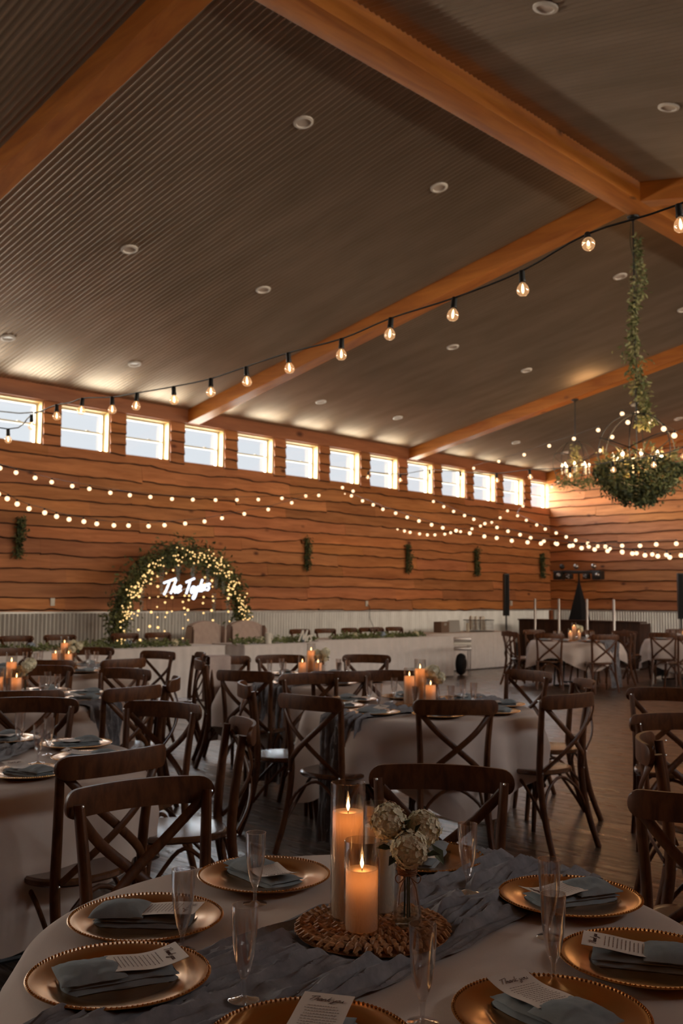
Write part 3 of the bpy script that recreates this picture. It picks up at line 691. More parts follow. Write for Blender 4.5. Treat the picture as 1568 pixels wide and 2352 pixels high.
def make_mat():
    o = MB(); r = random.Random(4)
    for R_, N in ((.134, 46), (.098, 34), (.064, 24), (.032, 12)):
        for i in range(N):
            a = 2*pi*(i+r.uniform(-.15, .15))/N; L = .020
            for s in (-1, 1):
                P = []
                for t in (-1, -.5, 0, .5, 1):
                    rr = R_+t*L*.95; off = s*.0042*cos(t*2.4)*(1+r.uniform(-.2, .2)); z = .0085+s*.0048*sin(t*3)+r.uniform(-.0008, .0012)+.002*(1-t*t)
                    P.append((rr*cos(a)-off*sin(a), rr*sin(a)+off*cos(a), z))
                o.tube(P, [.0028, .0052, .0056, .0052, .0030], 6)
        # braid line between the rings
        NB = N*3
        o.tube([((R_-.021)*cos(2*pi*i/NB)+.0012*sin(i*2.1)*cos(2*pi*i/NB), (R_-.021)*sin(2*pi*i/NB), .0095+.0018*sin(i*2.1)) for i in range(NB+1)], .0038, 6, cap=False)
    o.lathe([(.001, .0015), (.150, .0015), (.150, .004), (.001, .004)], 40)
    return tag(o.build('woven_placemat', 'rattan'), None)
def make_candle(h_glass, h_wax, lit, seg=40, rr=.0385):
    """glass cylinder and pillar are separate things"""
    g = empty('hurricane_glass')
    MB().lathe([(.001, .0035), (rr-.003, .0035), (rr-.0022, .006), (rr-.0022, h_glass-.001), (rr-.001, h_glass), (rr, h_glass-.001), (rr, .004), (rr-.003, 0), (.001, 0)], seg).build('glass_wall', 'glass', g)
    c = empty('pillar_candle'); r2 = rr-.0045
    dome = [(r2*.8, h_wax-.003), (r2*.45, h_wax-.0055), (.001, h_wax-.006)]
    MB().lathe([(.001, .0045), (r2-.002, .0045), (r2, .007), (r2, h_wax-.003), (r2-.001, h_wax-.0005), (r2-.003, h_wax)]+dome, seg).build('wax_body', 'wax' if lit else 'wax_plain', c)
    MB().tube([(0, 0, h_wax-.006), (.0005, 0, h_wax+.002)], .0009, 6).build('wick', 'black', c)
    if lit:
        fl = [(.0005, -.001), (.0022, .002), (.0040, .007), (.0042, .010), (.0030, .016), (.0014, .022), (.0003, .028)]
        MB().lathe([(a, b+h_wax+.001) for a, b in fl], 12).build('flame', 'flame', c)
    return g, c
def candle_light(c, h_wax, watts):
    for dz, k, rad in ((-.020, .85, .010),):
        l = bpy.data.lights.new('candle_glow', 'POINT'); l.energy = watts*k; l.color = (1, .50, .20); l.shadow_soft_size = rad
        o = bpy.data.objects.new('candle_glow', l); C.objects.link(o); o.parent = c; o.location = (0, 0, h_wax+dz)
def floret(mb, c, n, r_, rn):
    n = Vector(n).normalized(); t = n.orthogonal().normalized(); b = n.cross(t); a0 = rn.uniform(0, 6)
    for k in range(4):
        a = a0+k*pi/2; d = t*cos(a)+b*sin(a); s = n.cross(d); c0 = Vector(c)
        mb.add([c0, c0+d*r_*.5+s*r_*.48+n*r_*.10, c0+d*r_+n*r_*.22, c0+d*r_*.5-s*r_*.48+n*r_*.10], [(0, 1, 2, 3)])
def flower_head(mb, c, R_, rn, N=85, fr=.0105):
    for i in range(N):
        z = 1-2*(i+.5)/N; a = i*2.39996; q = sqrt(1-z*z); n = Vector((q*cos(a), q*sin(a), z)); rr = R_*rn.uniform(.86, 1.08)
        floret(mb, Vector(c)+n*rr, n+Vector((rn.uniform(-.3, .3), rn.uniform(-.3, .3), rn.uniform(-.3, .3))), fr*rn.uniform(.85, 1.2), rn)
def make_vase(seed, detail=1.0):
    rn = random.Random(seed); v = empty('bottle_vase')
    MB().lathe([(.001, .003), (.028, .003), (.0315, .010), (.030, .03), (.0205, .092), (.0185, .108), (.0185, .132), (.0205, .135), (.0205, .138), (.0175, .138), (.0165, .108), (.0185, .09), (.028, .03), (.028, .010), (.001, .006)], 32).build('glass_body', 'glass', v)
    mb = MB()
    for i in range(6): mb.lathe([(.0188, .107+i*.0038), (.0212, .109+i*.0038), (.0188, .111+i*.0038)], 24)
    for s in (-1, 1): mb.tube(sm([(0, -.019, .112), (s*.012, -.026, .118), (s*.026, -.024, .108), (s*.020, -.024, .096), (s*.004, -.021, .108)], 5), .0011, 5); mb.tube(sm([(s*.004, -.021, .110), (s*.016, -.028, .085), (s*.020, -.033, .055)], 5), .0010, 5)
    mb.build('twine_wrap', 'twine', v)
    MB().lathe([(.001, .0075), (.0275, .011), (.0272, .035), (.001, .035)], 24).build('water', 'water', v)
    b = empty('hydrangea_bouquet')
    heads = [((-.040, .012, .212), .036), ((.034, .022, .196), .035), ((.002, -.030, .166), .037)]
    for i, (c, R_) in enumerate(heads):
        mb = MB(); flower_head(mb, c, R_, rn, int(190*detail), .0088/max(.6, detail)); mb.ball(c, R_*.86, 12, 8); mb.build('flower_head', 'petal', b, smooth=False)
    mb = MB()
    for c, R_ in heads: mb.tube(sm([(c[0]*.15, c[1]*.15, .02), (c[0]*.2, c[1]*.2, .12), c], 4), .0018, 6)
    mb.build('stems', 'stem', b)
    mb = MB()
    for c, d, L in (((-.03, -.02, .165), (-1, -.15, .05), .038), ((-.02, -.03, .158), (-.6, -.5, -.6), .036), ((0, 0, .190), (-.1, -.6, .3), .045), ((.05, .0, .17), (.5, -.1, -.8), .05), ((.03, -.03, .155), (.7, -.4, .1), .04), ((-.01, .02, .2), (.2, -.7, .4), .05), ((.01, -.02, .19), (.4, -.3, .7), .035)):
        mb.leaf(c, d, (0, -.4, 1), L, L*.6, .15)
    mb.build('leaves', 'leaf_dark', b, smooth=False)
    return v, b
P0 = {}
def proto(k, fn):
    """first use gives the prototype itself, later uses give copies"""
    if k not in P0: P0[k] = fn(); return P0[k]
    q = P0[k]
    return tuple(copy_tree(x) for x in q) if isinstance(q, tuple) else copy_tree(q)
def put(o, x, y, z, rz=0): o.location = (x, y, z); o.rotation_euler = (0, 0, rz); return o
def inview(x, y, z, mx=90):
    v = Vector((x, y, z-EYE)); d = v.dot(Fv)
    if d < .4: return False
    px = 784+2288*v.dot(R2)/d; py = 1176-2288*v.dot(U2)/d
    return -mx < px < 1568+mx and -mx < py < 2352+mx
TZ = .757
def light_candle(g_h, w_h, watts):
    def f():
        g, c = make_candle(g_h, w_h, True, rr=.0375); candle_light(c, w_h, watts); return g, c
    return f
CW = .13
protos = {'tall': light_candle(.286, .225, CW), 'mid': light_candle(.184, .126, CW), 'back': lambda: make_candle(.232, .185, False, rr=.0375), 'back_lit': light_candle(.232, .180, CW)}
# ---- foreground table
X1, Y1 = 1.59, 1.44
FT = 'the foreground table'
tag(put(make_table(.70), X1, Y1, 0, .3), 'round table under the ivory cloth in the foreground', 'table', 'round banquet tables'); P0['table'] = [o for o in C.objects if o.name.startswith('round_table')][0]
o = cloth(.705, 1, .16, .07, .4).build('tablecloth', 'cloth', loc=(X1, Y1, 0)); tag(o, 'ivory cloth draped over the foreground table', 'tablecloth', 'ivory tablecloths')
set1 = [(1.70, 1.90, 'behind the tall candle, left of centre at the rear'), (1.30, 1.83, 'second from the front on the left'), (1.07, 1.585, 'nearest on the left side'), (2.11, 1.73, 'behind the flower vase'),
        (2.08, 1.265, 'on the right at the end of the runner'), (1.84, .955, 'at the right picture edge'), (1.49, .945, 'cut by the bottom edge, right of centre'), (1.125, 1.145, 'cut by the bottom edge, left of centre')]
def loc2(x, y, cx, cy, a): return ((x-cx)*cos(a)+(y-cy)*sin(a), -(x-cx)*sin(a)+(y-cy)*cos(a))
fl_ = [(*loc2(x, y, X1, Y1, radians(7)), .125) for x, y, _ in set1]+[(*loc2(1.6, 1.445, X1, Y1, radians(7)), .160)]+[(*loc2(x, y, X1, Y1, radians(7)), .03) for x, y in ((1.175, 1.362), (1.965, 1.472))]
o = runner(.705, 5, .385, (.25, .30), 260, 150, fl_).build('table_runner', 'gauze', loc=(X1, Y1, 0)); o.rotation_euler = (0, 0, radians(7)); tag(o, 'crinkled slate grey gauze runner across the foreground table', 'table runner', 'gauze runners')
for i, (x, y, lb) in enumerate(set1):
    a = atan2(Y1-y, X1-x); zz = TZ+(.003 if i in (2, 3, 4, 7) else 0)
    tag(put(proto('charger', make_charger), x, y, zz), 'gold charger plate '+lb, 'plate', 'gold charger plates on '+FT)
    n = make_napkin(i*7+1) ; tag(put(n, x, y, zz+.0075, a+rnd.uniform(-.12, .12)), 'dusty blue napkin on the plate '+lb, 'napkin', 'napkins on '+FT)
    c = make_card(i*3+2); tag(put(c, x, y, zz+.0075, a+rnd.uniform(-.10, .16)), 'cream thank-you card on the plate '+lb, 'card', 'cards on '+FT)
    c.rotation_euler[1] = 0
for x, y, lb in ((1.559, 1.773, 'in front of the rear plate left of the tall candle'), (1.252, 1.640, 'overlapping the second plate from the front on the left'), (1.175, 1.362, 'standing on the runner left of the centrepiece'),
                 (1.965, 1.472, 'on the runner right of the flower vase'), (1.846, 1.171, 'half hidden, behind the other flute at the right'), (1.639, 1.032, 'in front of its twin at the right, between two plates'), (1.332, 1.091, 'at the bottom edge in front of the placemat')):
    tag(put(proto('flute', make_flute), x, y, TZ+(.006 if lb.find('runner') > 0 else 0), 0), 'clear champagne flute '+lb, 'glass', 'champagne flutes on '+FT)
mt_ = put(proto('mat', make_mat), 1.60, 1.445, TZ+.006); mt_.scale = (1.07, 1.07, 1); tag(mt_, 'round woven placemat under the candles on the foreground table', 'placemat', 'woven placemats')
ZM = TZ+.0185
g, c = proto('tall', protos['tall']); put(g, 1.592, 1.512, ZM); put(c, 1.592, 1.512, ZM)
tag(g, 'tallest clear glass cylinder at the left of the foreground centrepiece', 'candle holder', 'glass cylinders on '+FT); tag(c, 'tallest pillar candle, glowing, in the foreground centrepiece', 'candle', 'pillar candles on '+FT)
g, c = proto('mid', protos['mid']); put(g, 1.553, 1.434, ZM); put(c, 1.553, 1.434, ZM)
tag(g, 'short clear glass cylinder at the front of the foreground centrepiece', 'candle holder', 'glass cylinders on '+FT); tag(c, 'short glowing pillar candle at the front of the foreground centrepiece', 'candle', 'pillar candles on '+FT)
g, c = proto('back', protos['back']); put(g, 1.674, 1.494, ZM); put(c, 1.674, 1.494, ZM)
tag(g, 'medium glass cylinder behind, partly hidden by the flowers', 'candle holder', 'glass cylinders on '+FT); tag(c, 'unlit medium ivory pillar candle behind the flowers', 'candle', 'pillar candles on '+FT)
v, b = proto('vase', lambda: make_vase(3)); put(v, 1.640, 1.385, ZM, YAW-pi/2); put(b, 1.640, 1.385, ZM, YAW-pi/2)
tag(v, 'clear conical bottle vase with twine bow on the foreground table', 'vase', 'bottle vases'); tag(b, 'three ivory hydrangea heads in the foreground bottle vase', 'flowers', 'hydrangea bouquets')
# ---- the other round tables
Rw, Fw = Vector((.695, -.719)), Vector((.719, .695))
TB = [  # cx, cy, runner deg, setting start deg, name, candles lit?
 (5.05, 4.16, 2, -128, 'the middle right table', .36, 1.0), (6.0, 6.15, 22, -110, 'the middle rear table', .36, .7), (2.0, 4.15, 45, 0, 'the near left table', .36, 1.0),
 (3.35, 6.35, -66, -55, 'the middle left table', .36, .8), (5.05, 8.55, 10, -100, 'the far left table', .36, .6), (14.95, 8.95, 84, -120, 'the table before the silver posts', .36, .4), (17.2, 8.0, 60, -120, 'the round table at the right edge', .36, .4)]
for ti, (cx, cy, rd, sd, nm, hem, det) in enumerate(TB):
    t_ = copy_tree(P0['table']); put(t_, cx, cy, 0, ti*.7); t_.scale = (R0/.70, R0/.70, 1); tag(t_, 'round table under the cloth, '+nm, 'table', 'round banquet tables')
    o = cloth(R0, 10+ti*3, .30 if ti != 5 else .40, .10, ti*.9+.3).build('tablecloth', 'cloth', loc=(cx, cy, 0)); tag(o, 'ivory cloth draped over '+nm, 'tablecloth', 'ivory tablecloths')
    fl_ = [(.53*cos(radians(sd+45*k-rd)), .53*sin(radians(sd+45*k-rd)), .125) for k in range(8)]+[(0, 0, .16)]
    o = runner(R0, 20+ti, .36, (.03, .03), 170, 70, fl_).build('table_runner', 'gauze', loc=(cx, cy, 0)); o.rotation_euler = (0, 0, radians(rd)); tag(o, 'slate grey gauze runner hanging to the floor from '+nm, 'table runner', 'gauze runners')
    az = math.degrees(atan2(cy, cx)); k0 = round((sd-az)/45)
    for k in range(8):
        a = radians(sd+45*k); x, y = cx+.53*cos(a), cy+.53*sin(a)
        side = ['rear side', 'rear left', 'left side', 'front left', 'front side', 'front right', 'right side', 'rear right'][(k0+k) % 8]
        if inview(x, y, TZ, 40):
            put(tag(proto('charger', make_charger), 'gold charger plate at the %s of %s' % (side, nm), 'plate', 'gold charger plates on '+nm), x, y, TZ)
            put(tag(proto('napkin', lambda: make_napkin(51)), 'folded blue napkin at the %s of %s' % (side, nm), 'napkin', 'napkins on '+nm), x, y, TZ+.0075, a+pi+rnd.uniform(-.25, .25))
            put(tag(proto('card', lambda: make_card(9)), 'cream card at the %s of %s' % (side, nm), 'card', 'cards on '+nm), x, y, TZ+.0075, a+pi+rnd.uniform(-.2, .2))
        a2 = a+radians(rnd.uniform(18, 30)); q = rnd.uniform(.30, .36); x, y = cx+q*cos(a2), cy+q*sin(a2)
        if inview(x, y, TZ+.1, 30):
            put(tag(proto('flute', make_flute), 'champagne flute toward the %s of %s' % (side, nm), 'glass', 'champagne flutes on '+nm), x, y, TZ+.002)
    if inview(cx, cy, .8, 60):
        put(tag(proto('mat', make_mat), 'woven placemat on '+nm, 'placemat', 'woven placemats'), cx, cy, TZ+.006)
        sets = [('tall', (0, .02), 'tallest'), ('back_lit' if ti in (0,) else 'mid', (-.072, -.02), 'left'), ('mid', (.062, -.055), 'right')]
        if ti == 2: sets = []
        for key, (dx, dy), w_ in sets:
            pr = proto(key if key != 'back_lit' else 'back_lit', protos[key]); g, c = pr; q = Vector((cx, cy))+Rw*dx+Fw*dy
            put(g, q.x, q.y, ZM); put(c, q.x, q.y, ZM)
            ww = {'tallest': 'tallest', 'left': 'left-hand', 'right': 'right-hand'}[w_]
            tag(g, ww+' glass cylinder of '+nm, 'candle holder', 'glass cylinders on '+nm); tag(c, ww+' glowing pillar candle on '+nm, 'candle', 'pillar candles on '+nm)
        if ti != 2:
            v, b = proto('vase2', lambda: make_vase(8, .5)); q = Vector((cx, cy))+Rw*.095+Fw*.03
            put(v, q.x, q.y, ZM, ti+.8); put(b, q.x, q.y, ZM, ti+.8)
            tag(v, 'small bottle vase on '+nm, 'vase', 'bottle vases'); tag(b, 'white hydrangea bouquet on '+nm, 'flowers', 'hydrangea bouquets')
# ---- cream cloth slung over a chair beside the middle rear table
mb = MB(); 
def thr(u, v):
    s = .115+(u-.5)*.22; t = v*1.25
    if t < .42: y, z = -.075-.01*sin(s*30), .915-.42+t*1.0
    elif t < .50: y, z = -.075+(t-.42)*1.3, .918
    else: y, z = .045+.012*sin(s*26+1)+.02*hn(s*6, t*3, 1), .918-(t-.50)*1.02
    return (s, y, z)
mb.grid(thr, 24, 40); o = mb.build('draped_cloth', 'cream', loc=(5.96, 7.20, 0)); o.rotation_euler = (0, 0, radians(-190)); tag(o, 'cream cloth hanging over the chair back between the side-on chair and the white table skirt', 'cloth')

# ================================================================ HEAD TABLE
def skirted(x0, x1, y0, y1, lb, g, seed):
    t_ = empty('banquet_table', ((x0+x1)/2, (y0+y1)/2, 0)); L, D = x1-x0, y1-y0
    MB().bbox((0, 0, .725), (L-.06, D-.06, .03), .006).build('tabletop', 'kraft', t_)
    for sx_ in (-1, 1):
        for sy in (-1, 1): MB().tube([(sx_*(L/2-.15), sy*(D/2-.1), .71), (sx_*(L/2-.15), sy*(D/2-.1), 0)], .015, 8).build('leg', 'black', t_)
    tag(t_, 'long table hidden under the pleated skirt, '+lb, 'table', 'banquet tables along the wall')
    per = 2*(L+D); N = int(per/.018); mb = MB()
    def P(s, z, d):
        s %= per
        if s < L: return (-L/2+s, -D/2-d, z)
        s -= L
        if s < D: return (L/2+d, -D/2+s, z)
        s -= D
        if s < L: return (L/2-s, D/2+d, z)
        return (-L/2-d, D/2-(s-L), z)
    rows_ = [.745, .740, .70, .5, .25, .02]
    def fn(u, v):
        s = u*per; z = rows_[int(round(v*5))]; k = [0, 0, .3, .7, .9, 1][int(round(v*5))]
        d = .004+k*(.018+.013*sin(s*40+3*hn(s*1.4, seed, 0))+.016*hn(s*5, seed, 1)+.02*k*hn(s*1.6, seed, 4))
        return P(s, z+(.008*hn(s*2, seed, 6) if z < .1 else 0), d)
    mb.grid(fn, N, 6, wrap=True); mb.bbox((0, 0, .7475), (L+.016, D+.016, .011), .005)
    o = mb.build('table_skirt', 'skirt', loc=((x0+x1)/2, (y0+y1)/2, 0)); tag(o, 'white pleated skirt and top cloth on '+lb, 'table skirt', 'white table skirts')
skirted(4.4, 9.22, 11.22, 11.96, 'the left head table in front of the arch', 0, 1)
skirted(9.50, 11.22, 11.12, 11.86, 'the centre head table before the tufted chairs', 0, 2)
skirted(11.42, 15.0, 11.55, 12.3-.02, 'the right head table with greenery', 0, 3)
skirted(15.25, 18.15, 12.35, 13.1, 'the farthest table carrying the wire basket', 0, 4)
def foliage(mb, pts_fn, n, L, rn, wr=.38, spread=.12):
    for _ in range(n):
        c, d = pts_fn(rn); l = L*rn.uniform(.6, 1.35)
        dd = Vector(d)+Vector((rn.gauss(0, .7), rn.gauss(0, .7), rn.gauss(0, .7)))
        mb.leaf(c, dd, (rn.gauss(0, 1), rn.gauss(0, 1), rn.gauss(0, 1)), l, l*wr)
def table_garland(x0, x1, y, lb, seed):
    rn = random.Random(seed); g_ = empty('table_garland', ((x0+x1)/2, y, .755)); L = x1-x0; mb = MB()
    def f(r):
        s = r.uniform(-.5, .5)*L; k = .5+.9*max(0, hn(s*2.3, seed, 0)+.3); return (s, r.gauss(0, .06)-.05*k*abs(hn(s*3, seed, 5)), abs(r.gauss(0, .035))*k+.012), (r.choice((-1, 1)), -.2, .15)
    foliage(mb, f, int(300*L), .075, rn); mb.build('greenery', 'leaf', g_, smooth=False)
    n = int(L*1.5)
    for i in range(n):
        mb = MB(); c = (-L/2+L*(i+.6)/n+rn.uniform(-.1, .1), rn.uniform(-.05, .05), .055); flower_head(mb, c, .05, rn, 30, .02); mb.ball(c, .036, 8, 5)
        mb.build('blossom', 'petal_blue' if i % 2 else 'petal', g_, smooth=False)
    tag(g_, lb, 'garland', 'greenery garlands on the head table')
table_garland(5.1, 8.7, 11.45, 'leafy garland with pale blue flowers along the left head table', 1)
table_garland(9.45, 11.1, 11.34, 'leafy garland with pale flowers before the two tufted chairs', 2)
table_garland(11.9, 14.3, 11.72, 'leafy garland spilling over the edge of the right head table', 3)
mb = MB(); write(mb, 'Mrs', (0, 0, 0), (1, 0, 0), (0, 0, 1), .085, .013, 6, .3)
o = mb.build('table_sign', 'white_plastic', loc=(10.62, 11.16, .775)); tag(o, 'white lettered word sign among the flowers at the right end of the centre head table', 'sign')
mb = MB().lathe([(.001, 0), (.05, 0), (.045, .08), (.05, .16), (.044, .16), (.04, .02), (.001, .02)], 20); o = mb.build('white_pitcher', 'white_plastic', loc=(10.05, 11.22, .755))
MB().tube(sm([(.048, 0, .14), (.085, 0, .12), (.08, 0, .06), (.046, 0, .04)], 4), .006, 6).build('pitcher_handle', 'white_plastic', o); tag(o, 'small white pitcher on the centre head table right of the second tufted chair', 'pitcher')
# two tufted wing chairs
def wing_chair():
    r = empty('wing_chair')
    mb = MB()
    def bk(u, v):
        x = (u-.5)*.62; top = .98+.07*cos((u-.5)*pi)**.6 if abs(u-.5) < .5 else .98; z = .42+(top-.42)*v
        tuft = .010*cos(u*5*2*pi)*cos(v*4*2*pi); return (x, .0+.02*tuft*30*.03, z)
    mb.grid(lambda u, v: ((u-.5)*.62, .05+.006*cos(u*9*pi)*cos(v*8*pi), .40+(.585+.075*sin(pi*u)**.7-.0)*v), 30, 24)
    mb.grid(lambda u, v: ((.5-u)*.62, -.06, .40+(.585+.075*sin(pi*u)**.7)*v), 30, 24)
    n = 30; mb.grid(lambda u, v: ((u-.5)*.62, -.06+.11*v, .985+.075*sin(pi*u)**.7-.0+.008*sin(pi*v)), 30, 5)
    for s in (-1, 1): mb.bbox((s*.312, -.005, .69), (.03, .115, .58), .012)
    mb.build('tufted_back', 'cream', r)
    for s in (-1, 1):
        mb = MB(); mb.grid(lambda u, v: (s*(.32+.02*sin(pi*v)), -.03+.20*u*(1-.35*v), .42+.56*v), 8, 12); mb.grid(lambda u, v: (s*(.35+.03*sin(pi*v)), -.03+.20*u*(1-.35*v), .42+.56*v), 8, 12)
        mb.bbox((s*.335, .17-.035, .68), (.035, .03, .52), .012); mb.build('wing', 'cream', r)
    MB().bbox((0, .27, .42), (.60, .55, .14), .04).build('seat', 'cream', r)
    for s in (-1, 1):
        MB().bbox((s*.31, .26, .56), (.07, .46, .14), .03).build('armrest', 'cream', r)
        for y in (.03, .5): MB().tube([(s*.26, y, .36), (s*.27, y, 0)], [.022, .014], 8).build('leg', 'chair', r)
    return r
w1 = wing_chair(); put(w1, 9.88, 12.55, 0, pi+.1); tag(w1, 'blush tufted wing chair, left of the two behind the head table', 'armchair', 'tufted wing chairs')
w2 = copy_tree(w1); put(w2, 10.72, 12.55, 0, pi-.05); tag(w2, 'blush tufted wing chair, right of the two, at the foot of the arch', 'armchair', 'tufted wing chairs')

# ================================================================ FLORAL ARCH
AX, AY, AZ, AR = 9.83, 13.05, .90, 1.24
ar = empty('floral_arch', (AX, AY, 0)); A0, A1 = radians(-42), radians(222)
MB().tube([(AR*cos(A0+(A1-A0)*i/60), 0, AZ+AR*sin(A0+(A1-A0)*i/60)) for i in range(61)], .018, 8).build('arch_hoop', 'black', ar)
for s in (-1, 1): MB().bbox((s*.95, 0, .02), (.08, .6, .03), .005).build('foot', 'black', ar)
rn = random.Random(5); mb = MB(); mb2 = MB()
def archf(r):
    t = r.random(); a = radians(-28)+radians(236)*t; th = .085+.055*abs(hn(a*2.2, 3, 1))+.05*sin(max(0, a))*(1 if a > 0 else 0)
    q = AR+r.gauss(0, th*.75); y = r.gauss(0, th*.7); return (q*cos(a), y, AZ+q*sin(a)), (-sin(a)*r.choice((-1, 1)), -.3, cos(a)*.3-.25)
foliage(mb, archf, 4600, .085, rn); foliage(mb2, archf, 2600, .075, rn)
mb.build('greenery', 'leaf', ar, smooth=False); mb2.build('dark_greenery', 'leaf_dark', ar, smooth=False)
tag(ar, 'round floral arch of greenery against the plank wall behind the head table', 'arch')
for (x, z0, z1), lb in zip(((9.0, 1.61, 1.21), (9.36, 1.95, 1.5), (9.68, 1.95, 1.69), (9.97, 1.98, 1.72), (10.28, 1.93, 1.66), (10.46, 1.84, 1.58), (10.62, 1.78, 1.5), (10.42, 1.50, 1.17), (10.72, 1.5, 1.13)),
        ('leftmost, hanging low', 'long one left of the sign', 'short one above the sign, left', 'short one above the sign, middle', 'right above the last letters', 'right of the sign, upper', 'far right upper', 'right of the sign, lower', 'far right lower')):
    mb = MB(); rn = random.Random(int(x*100))
    for _ in range(150):
        t = rn.random(); q = .042*(1-t*.75); a = rn.uniform(0, 6.28); mb.leaf((q*cos(a)*rn.random(), q*sin(a)*rn.random(), -t*(z0-z1)), (cos(a), sin(a), -.6), (0, 0, 1), .022, .018)
    o = mb.build('wisteria_cluster', 'wisteria', loc=(x, AY-.06, z0), smooth=False); tag(o, 'pale hanging wisteria cluster in the arch, '+lb, 'flowers', 'hanging wisteria in the arch')
# fairy lights wound through the arch: 100 bulbs as parts, the rest as one
fl = empty('fairy_lights', (AX, AY, AZ)); rn = random.Random(12); bm_ = MB().ball((0, 0, 0), .0135, 8, 5); bulb_me = None; rest = MB(); cnt = 0; wpts = []
clusters = [(a, n) for a, n in ((188, 12), (176, 6), (165, 26), (150, 18), (140, 14), (128, 14), (118, 10), (104, 10), (92, 10), (80, 12), (70, 10), (58, 22), (46, 18), (36, 18), (24, 12), (14, 18), (2, 16), (-10, 8), (-18, 14))]
for a, n in clusters:
    for _ in range(n):
        aa = radians(a+rn.gauss(0, 4)); q = AR-.03+rn.gauss(0, .065); p = (q*cos(aa), -.13-abs(rn.gauss(0, .03)), q*sin(aa))
        if cnt < 100 and rn.random() < .45:
            if bulb_me is None: o = bm_.build('bulb', 'fairy', fl); bulb_me = o
            else: o = bulb_me.copy(); C.objects.link(o)
            o.location = p; cnt += 1
        else: rest.ball(p, .0125, 6, 4)
    wpts.append((AR*cos(radians(a)), -.12, AR*sin(radians(a))))
o = rest.build('bulb', 'fairy', fl); o['kind'] = 'stuff'; MB().tube(sm(wpts, 6), .003, 4).build('wire', 'stem', fl)
tag(fl, 'warm fairy lights wound around the floral arch', 'fairy lights')
# hanging strands of warm globes
rn = random.Random(31)
for k, (x, zt, zb_, lb) in enumerate(((8.93, 1.75, .75, 'first from the left'), (9.13, 1.75, .90, 'second from the left'), (9.27, 1.80, .78, 'third from the left'), (9.43, 1.85, .80, 'fourth from the left'), (9.55, 1.9, 1.0, 'fifth from the left'),
        (9.78, 1.5, .75, 'sixth, below the sign'), (9.88, 1.5, .76, 'seventh, below the sign'), (10.18, 1.8, .95, 'eighth, right of the sign'), (10.36, 1.75, .9, 'ninth, right of the sign'), (10.70, 1.6, .70, 'last at the right'))):
    e_ = empty('light_strand', (x, AY-.10, zt)); MB().tube([(0, 0, .1), (.01, 0, (zb_-zt)*.5), (0, 0, zb_-zt)], .002, 4).build('wire', 'stem', e_)
    z = -.04; 
    while z > zb_-zt:
        rb = rn.choice((.014, .018, .022)); o = MB().ball((0, 0, 0), rb, 10, 6).build('globe', 'fairy', e_); o.location = (rn.uniform(-.02, .02), rn.uniform(-.02, .02), z); z -= rn.choice((.07, .10, .16, .22))
    tag(e_, 'hanging strand of warm globe lights inside the arch, '+lb, 'string lights', 'light strands in the arch')
# neon script sign
ns = empty('neon_sign', (9.76, AY-.12, 1.54)); mb = MB(); sl = .155
ex = Vector((1, 0, sl)).normalized(); ey = Vector((0, 0, 1))
write(mb, 'The', (-.42, 0, -.075), ex, ey, .098, .0185, 8, .25, .36); write(mb, 'Taylors', (.02, 0, -.055), ex, ey, .098, .0185, 8, .25, .50)
mb.build('neon_tube', 'neon', ns)
MB().tube([(-.45, .02, .02-.07), (.52, .02, .10)], .006, 5).build('mounting_bar', 'white_plastic', ns)
tag(ns, 'white glowing neon script sign inside the floral arch', 'neon sign')
# wall swags
for k, (x, lb) in enumerate(((7.33, 'leftmost on the long wall'), (13.3, 'right of the floral arch'), (16.3, 'second right of the arch'), (18.75, 'third right of the arch'), (21.5, 'nearest the corner'))):
    e_ = empty('wall_swag', (x, W-.08, 2.30)); rn = random.Random(k+70); mb = MB(); mb2 = MB()
    def f(r):
        t = r.uniform(-1, 1); wv = .055+.03*abs(hn(t*3, k, 1)); return (r.gauss(0, wv*.6)+.02*sin(t*3+k), -abs(r.gauss(0, .03))-.01, t*.31), (r.gauss(0, .5), -.3, -.5)
    foliage(mb, f, 190, .06, rn); foliage(mb2, f, 190, .06, rn); mb.build('leaves', 'leaf', e_, smooth=False); mb2.build('dark_leaves', 'leaf_dark', e_, smooth=False)
    MB().box((0, .015, 0), (.05, .03, .56)).build('backing_strip', 'leaf_dark', e_); tag(e_, 'narrow vertical greenery swag on the plank wall, '+lb, 'greenery', 'greenery swags on the long wall')

# ================================================================ DJ CORNER
def column_speaker(x, y, rz, lb):
    e_ = empty('column_speaker', (x, y, 0), rz); MB().bbox((0, 0, .25), (.42, .46, .50), .015).build('subwoofer', 'black_cloth', e_)
    MB().tube([(0, 0, .5), (0, 0, 1.08)], .019, 10).build('pole', 'black', e_)
    c = MB().bbox((0, 0, 1.54), (.115, .13, .93), .012).build('column', 'black', e_); MB().box((0, -.066, 1.54), (.09, .004, .88)).build('grille', 'black_cloth', c)
    tag(e_, lb, 'speaker', 'black column speakers')
column_speaker(18.45, 12.75, -.6, 'black column speaker on a subwoofer, right of the farthest white table')
column_speaker(19.35, 9.13, -.9, 'black column speaker cut by the right picture edge')
e_ = empty('dj_booth', (19.4, 11.55, 0)); BY0, BY1 = 10.05-11.55, 13.05-11.55; n = 22; mb = MB()
for i in range(n):
    a = BY0+(BY1-BY0)*i/n; mb.bbox((0, a+(BY1-BY0)/n/2, .5-.01), (.03, (BY1-BY0)/n-.004, .96), .003)
mb.build('front_panel', 'dark_boards', e_, smooth=False)
MB().bbox((.12, (BY0+BY1)/2, .985), (.34, BY1-BY0+.03, .03), .005).build('top_rail', 'dark_boards', e_)
for y in (BY0+.02, BY1-.02): MB().bbox((.25, y, .48), (.46, .03, .96), .004).build('side_panel', 'dark_boards', e_)
tag(e_, 'low dark plank booth in the far corner behind the silver posts', 'booth')
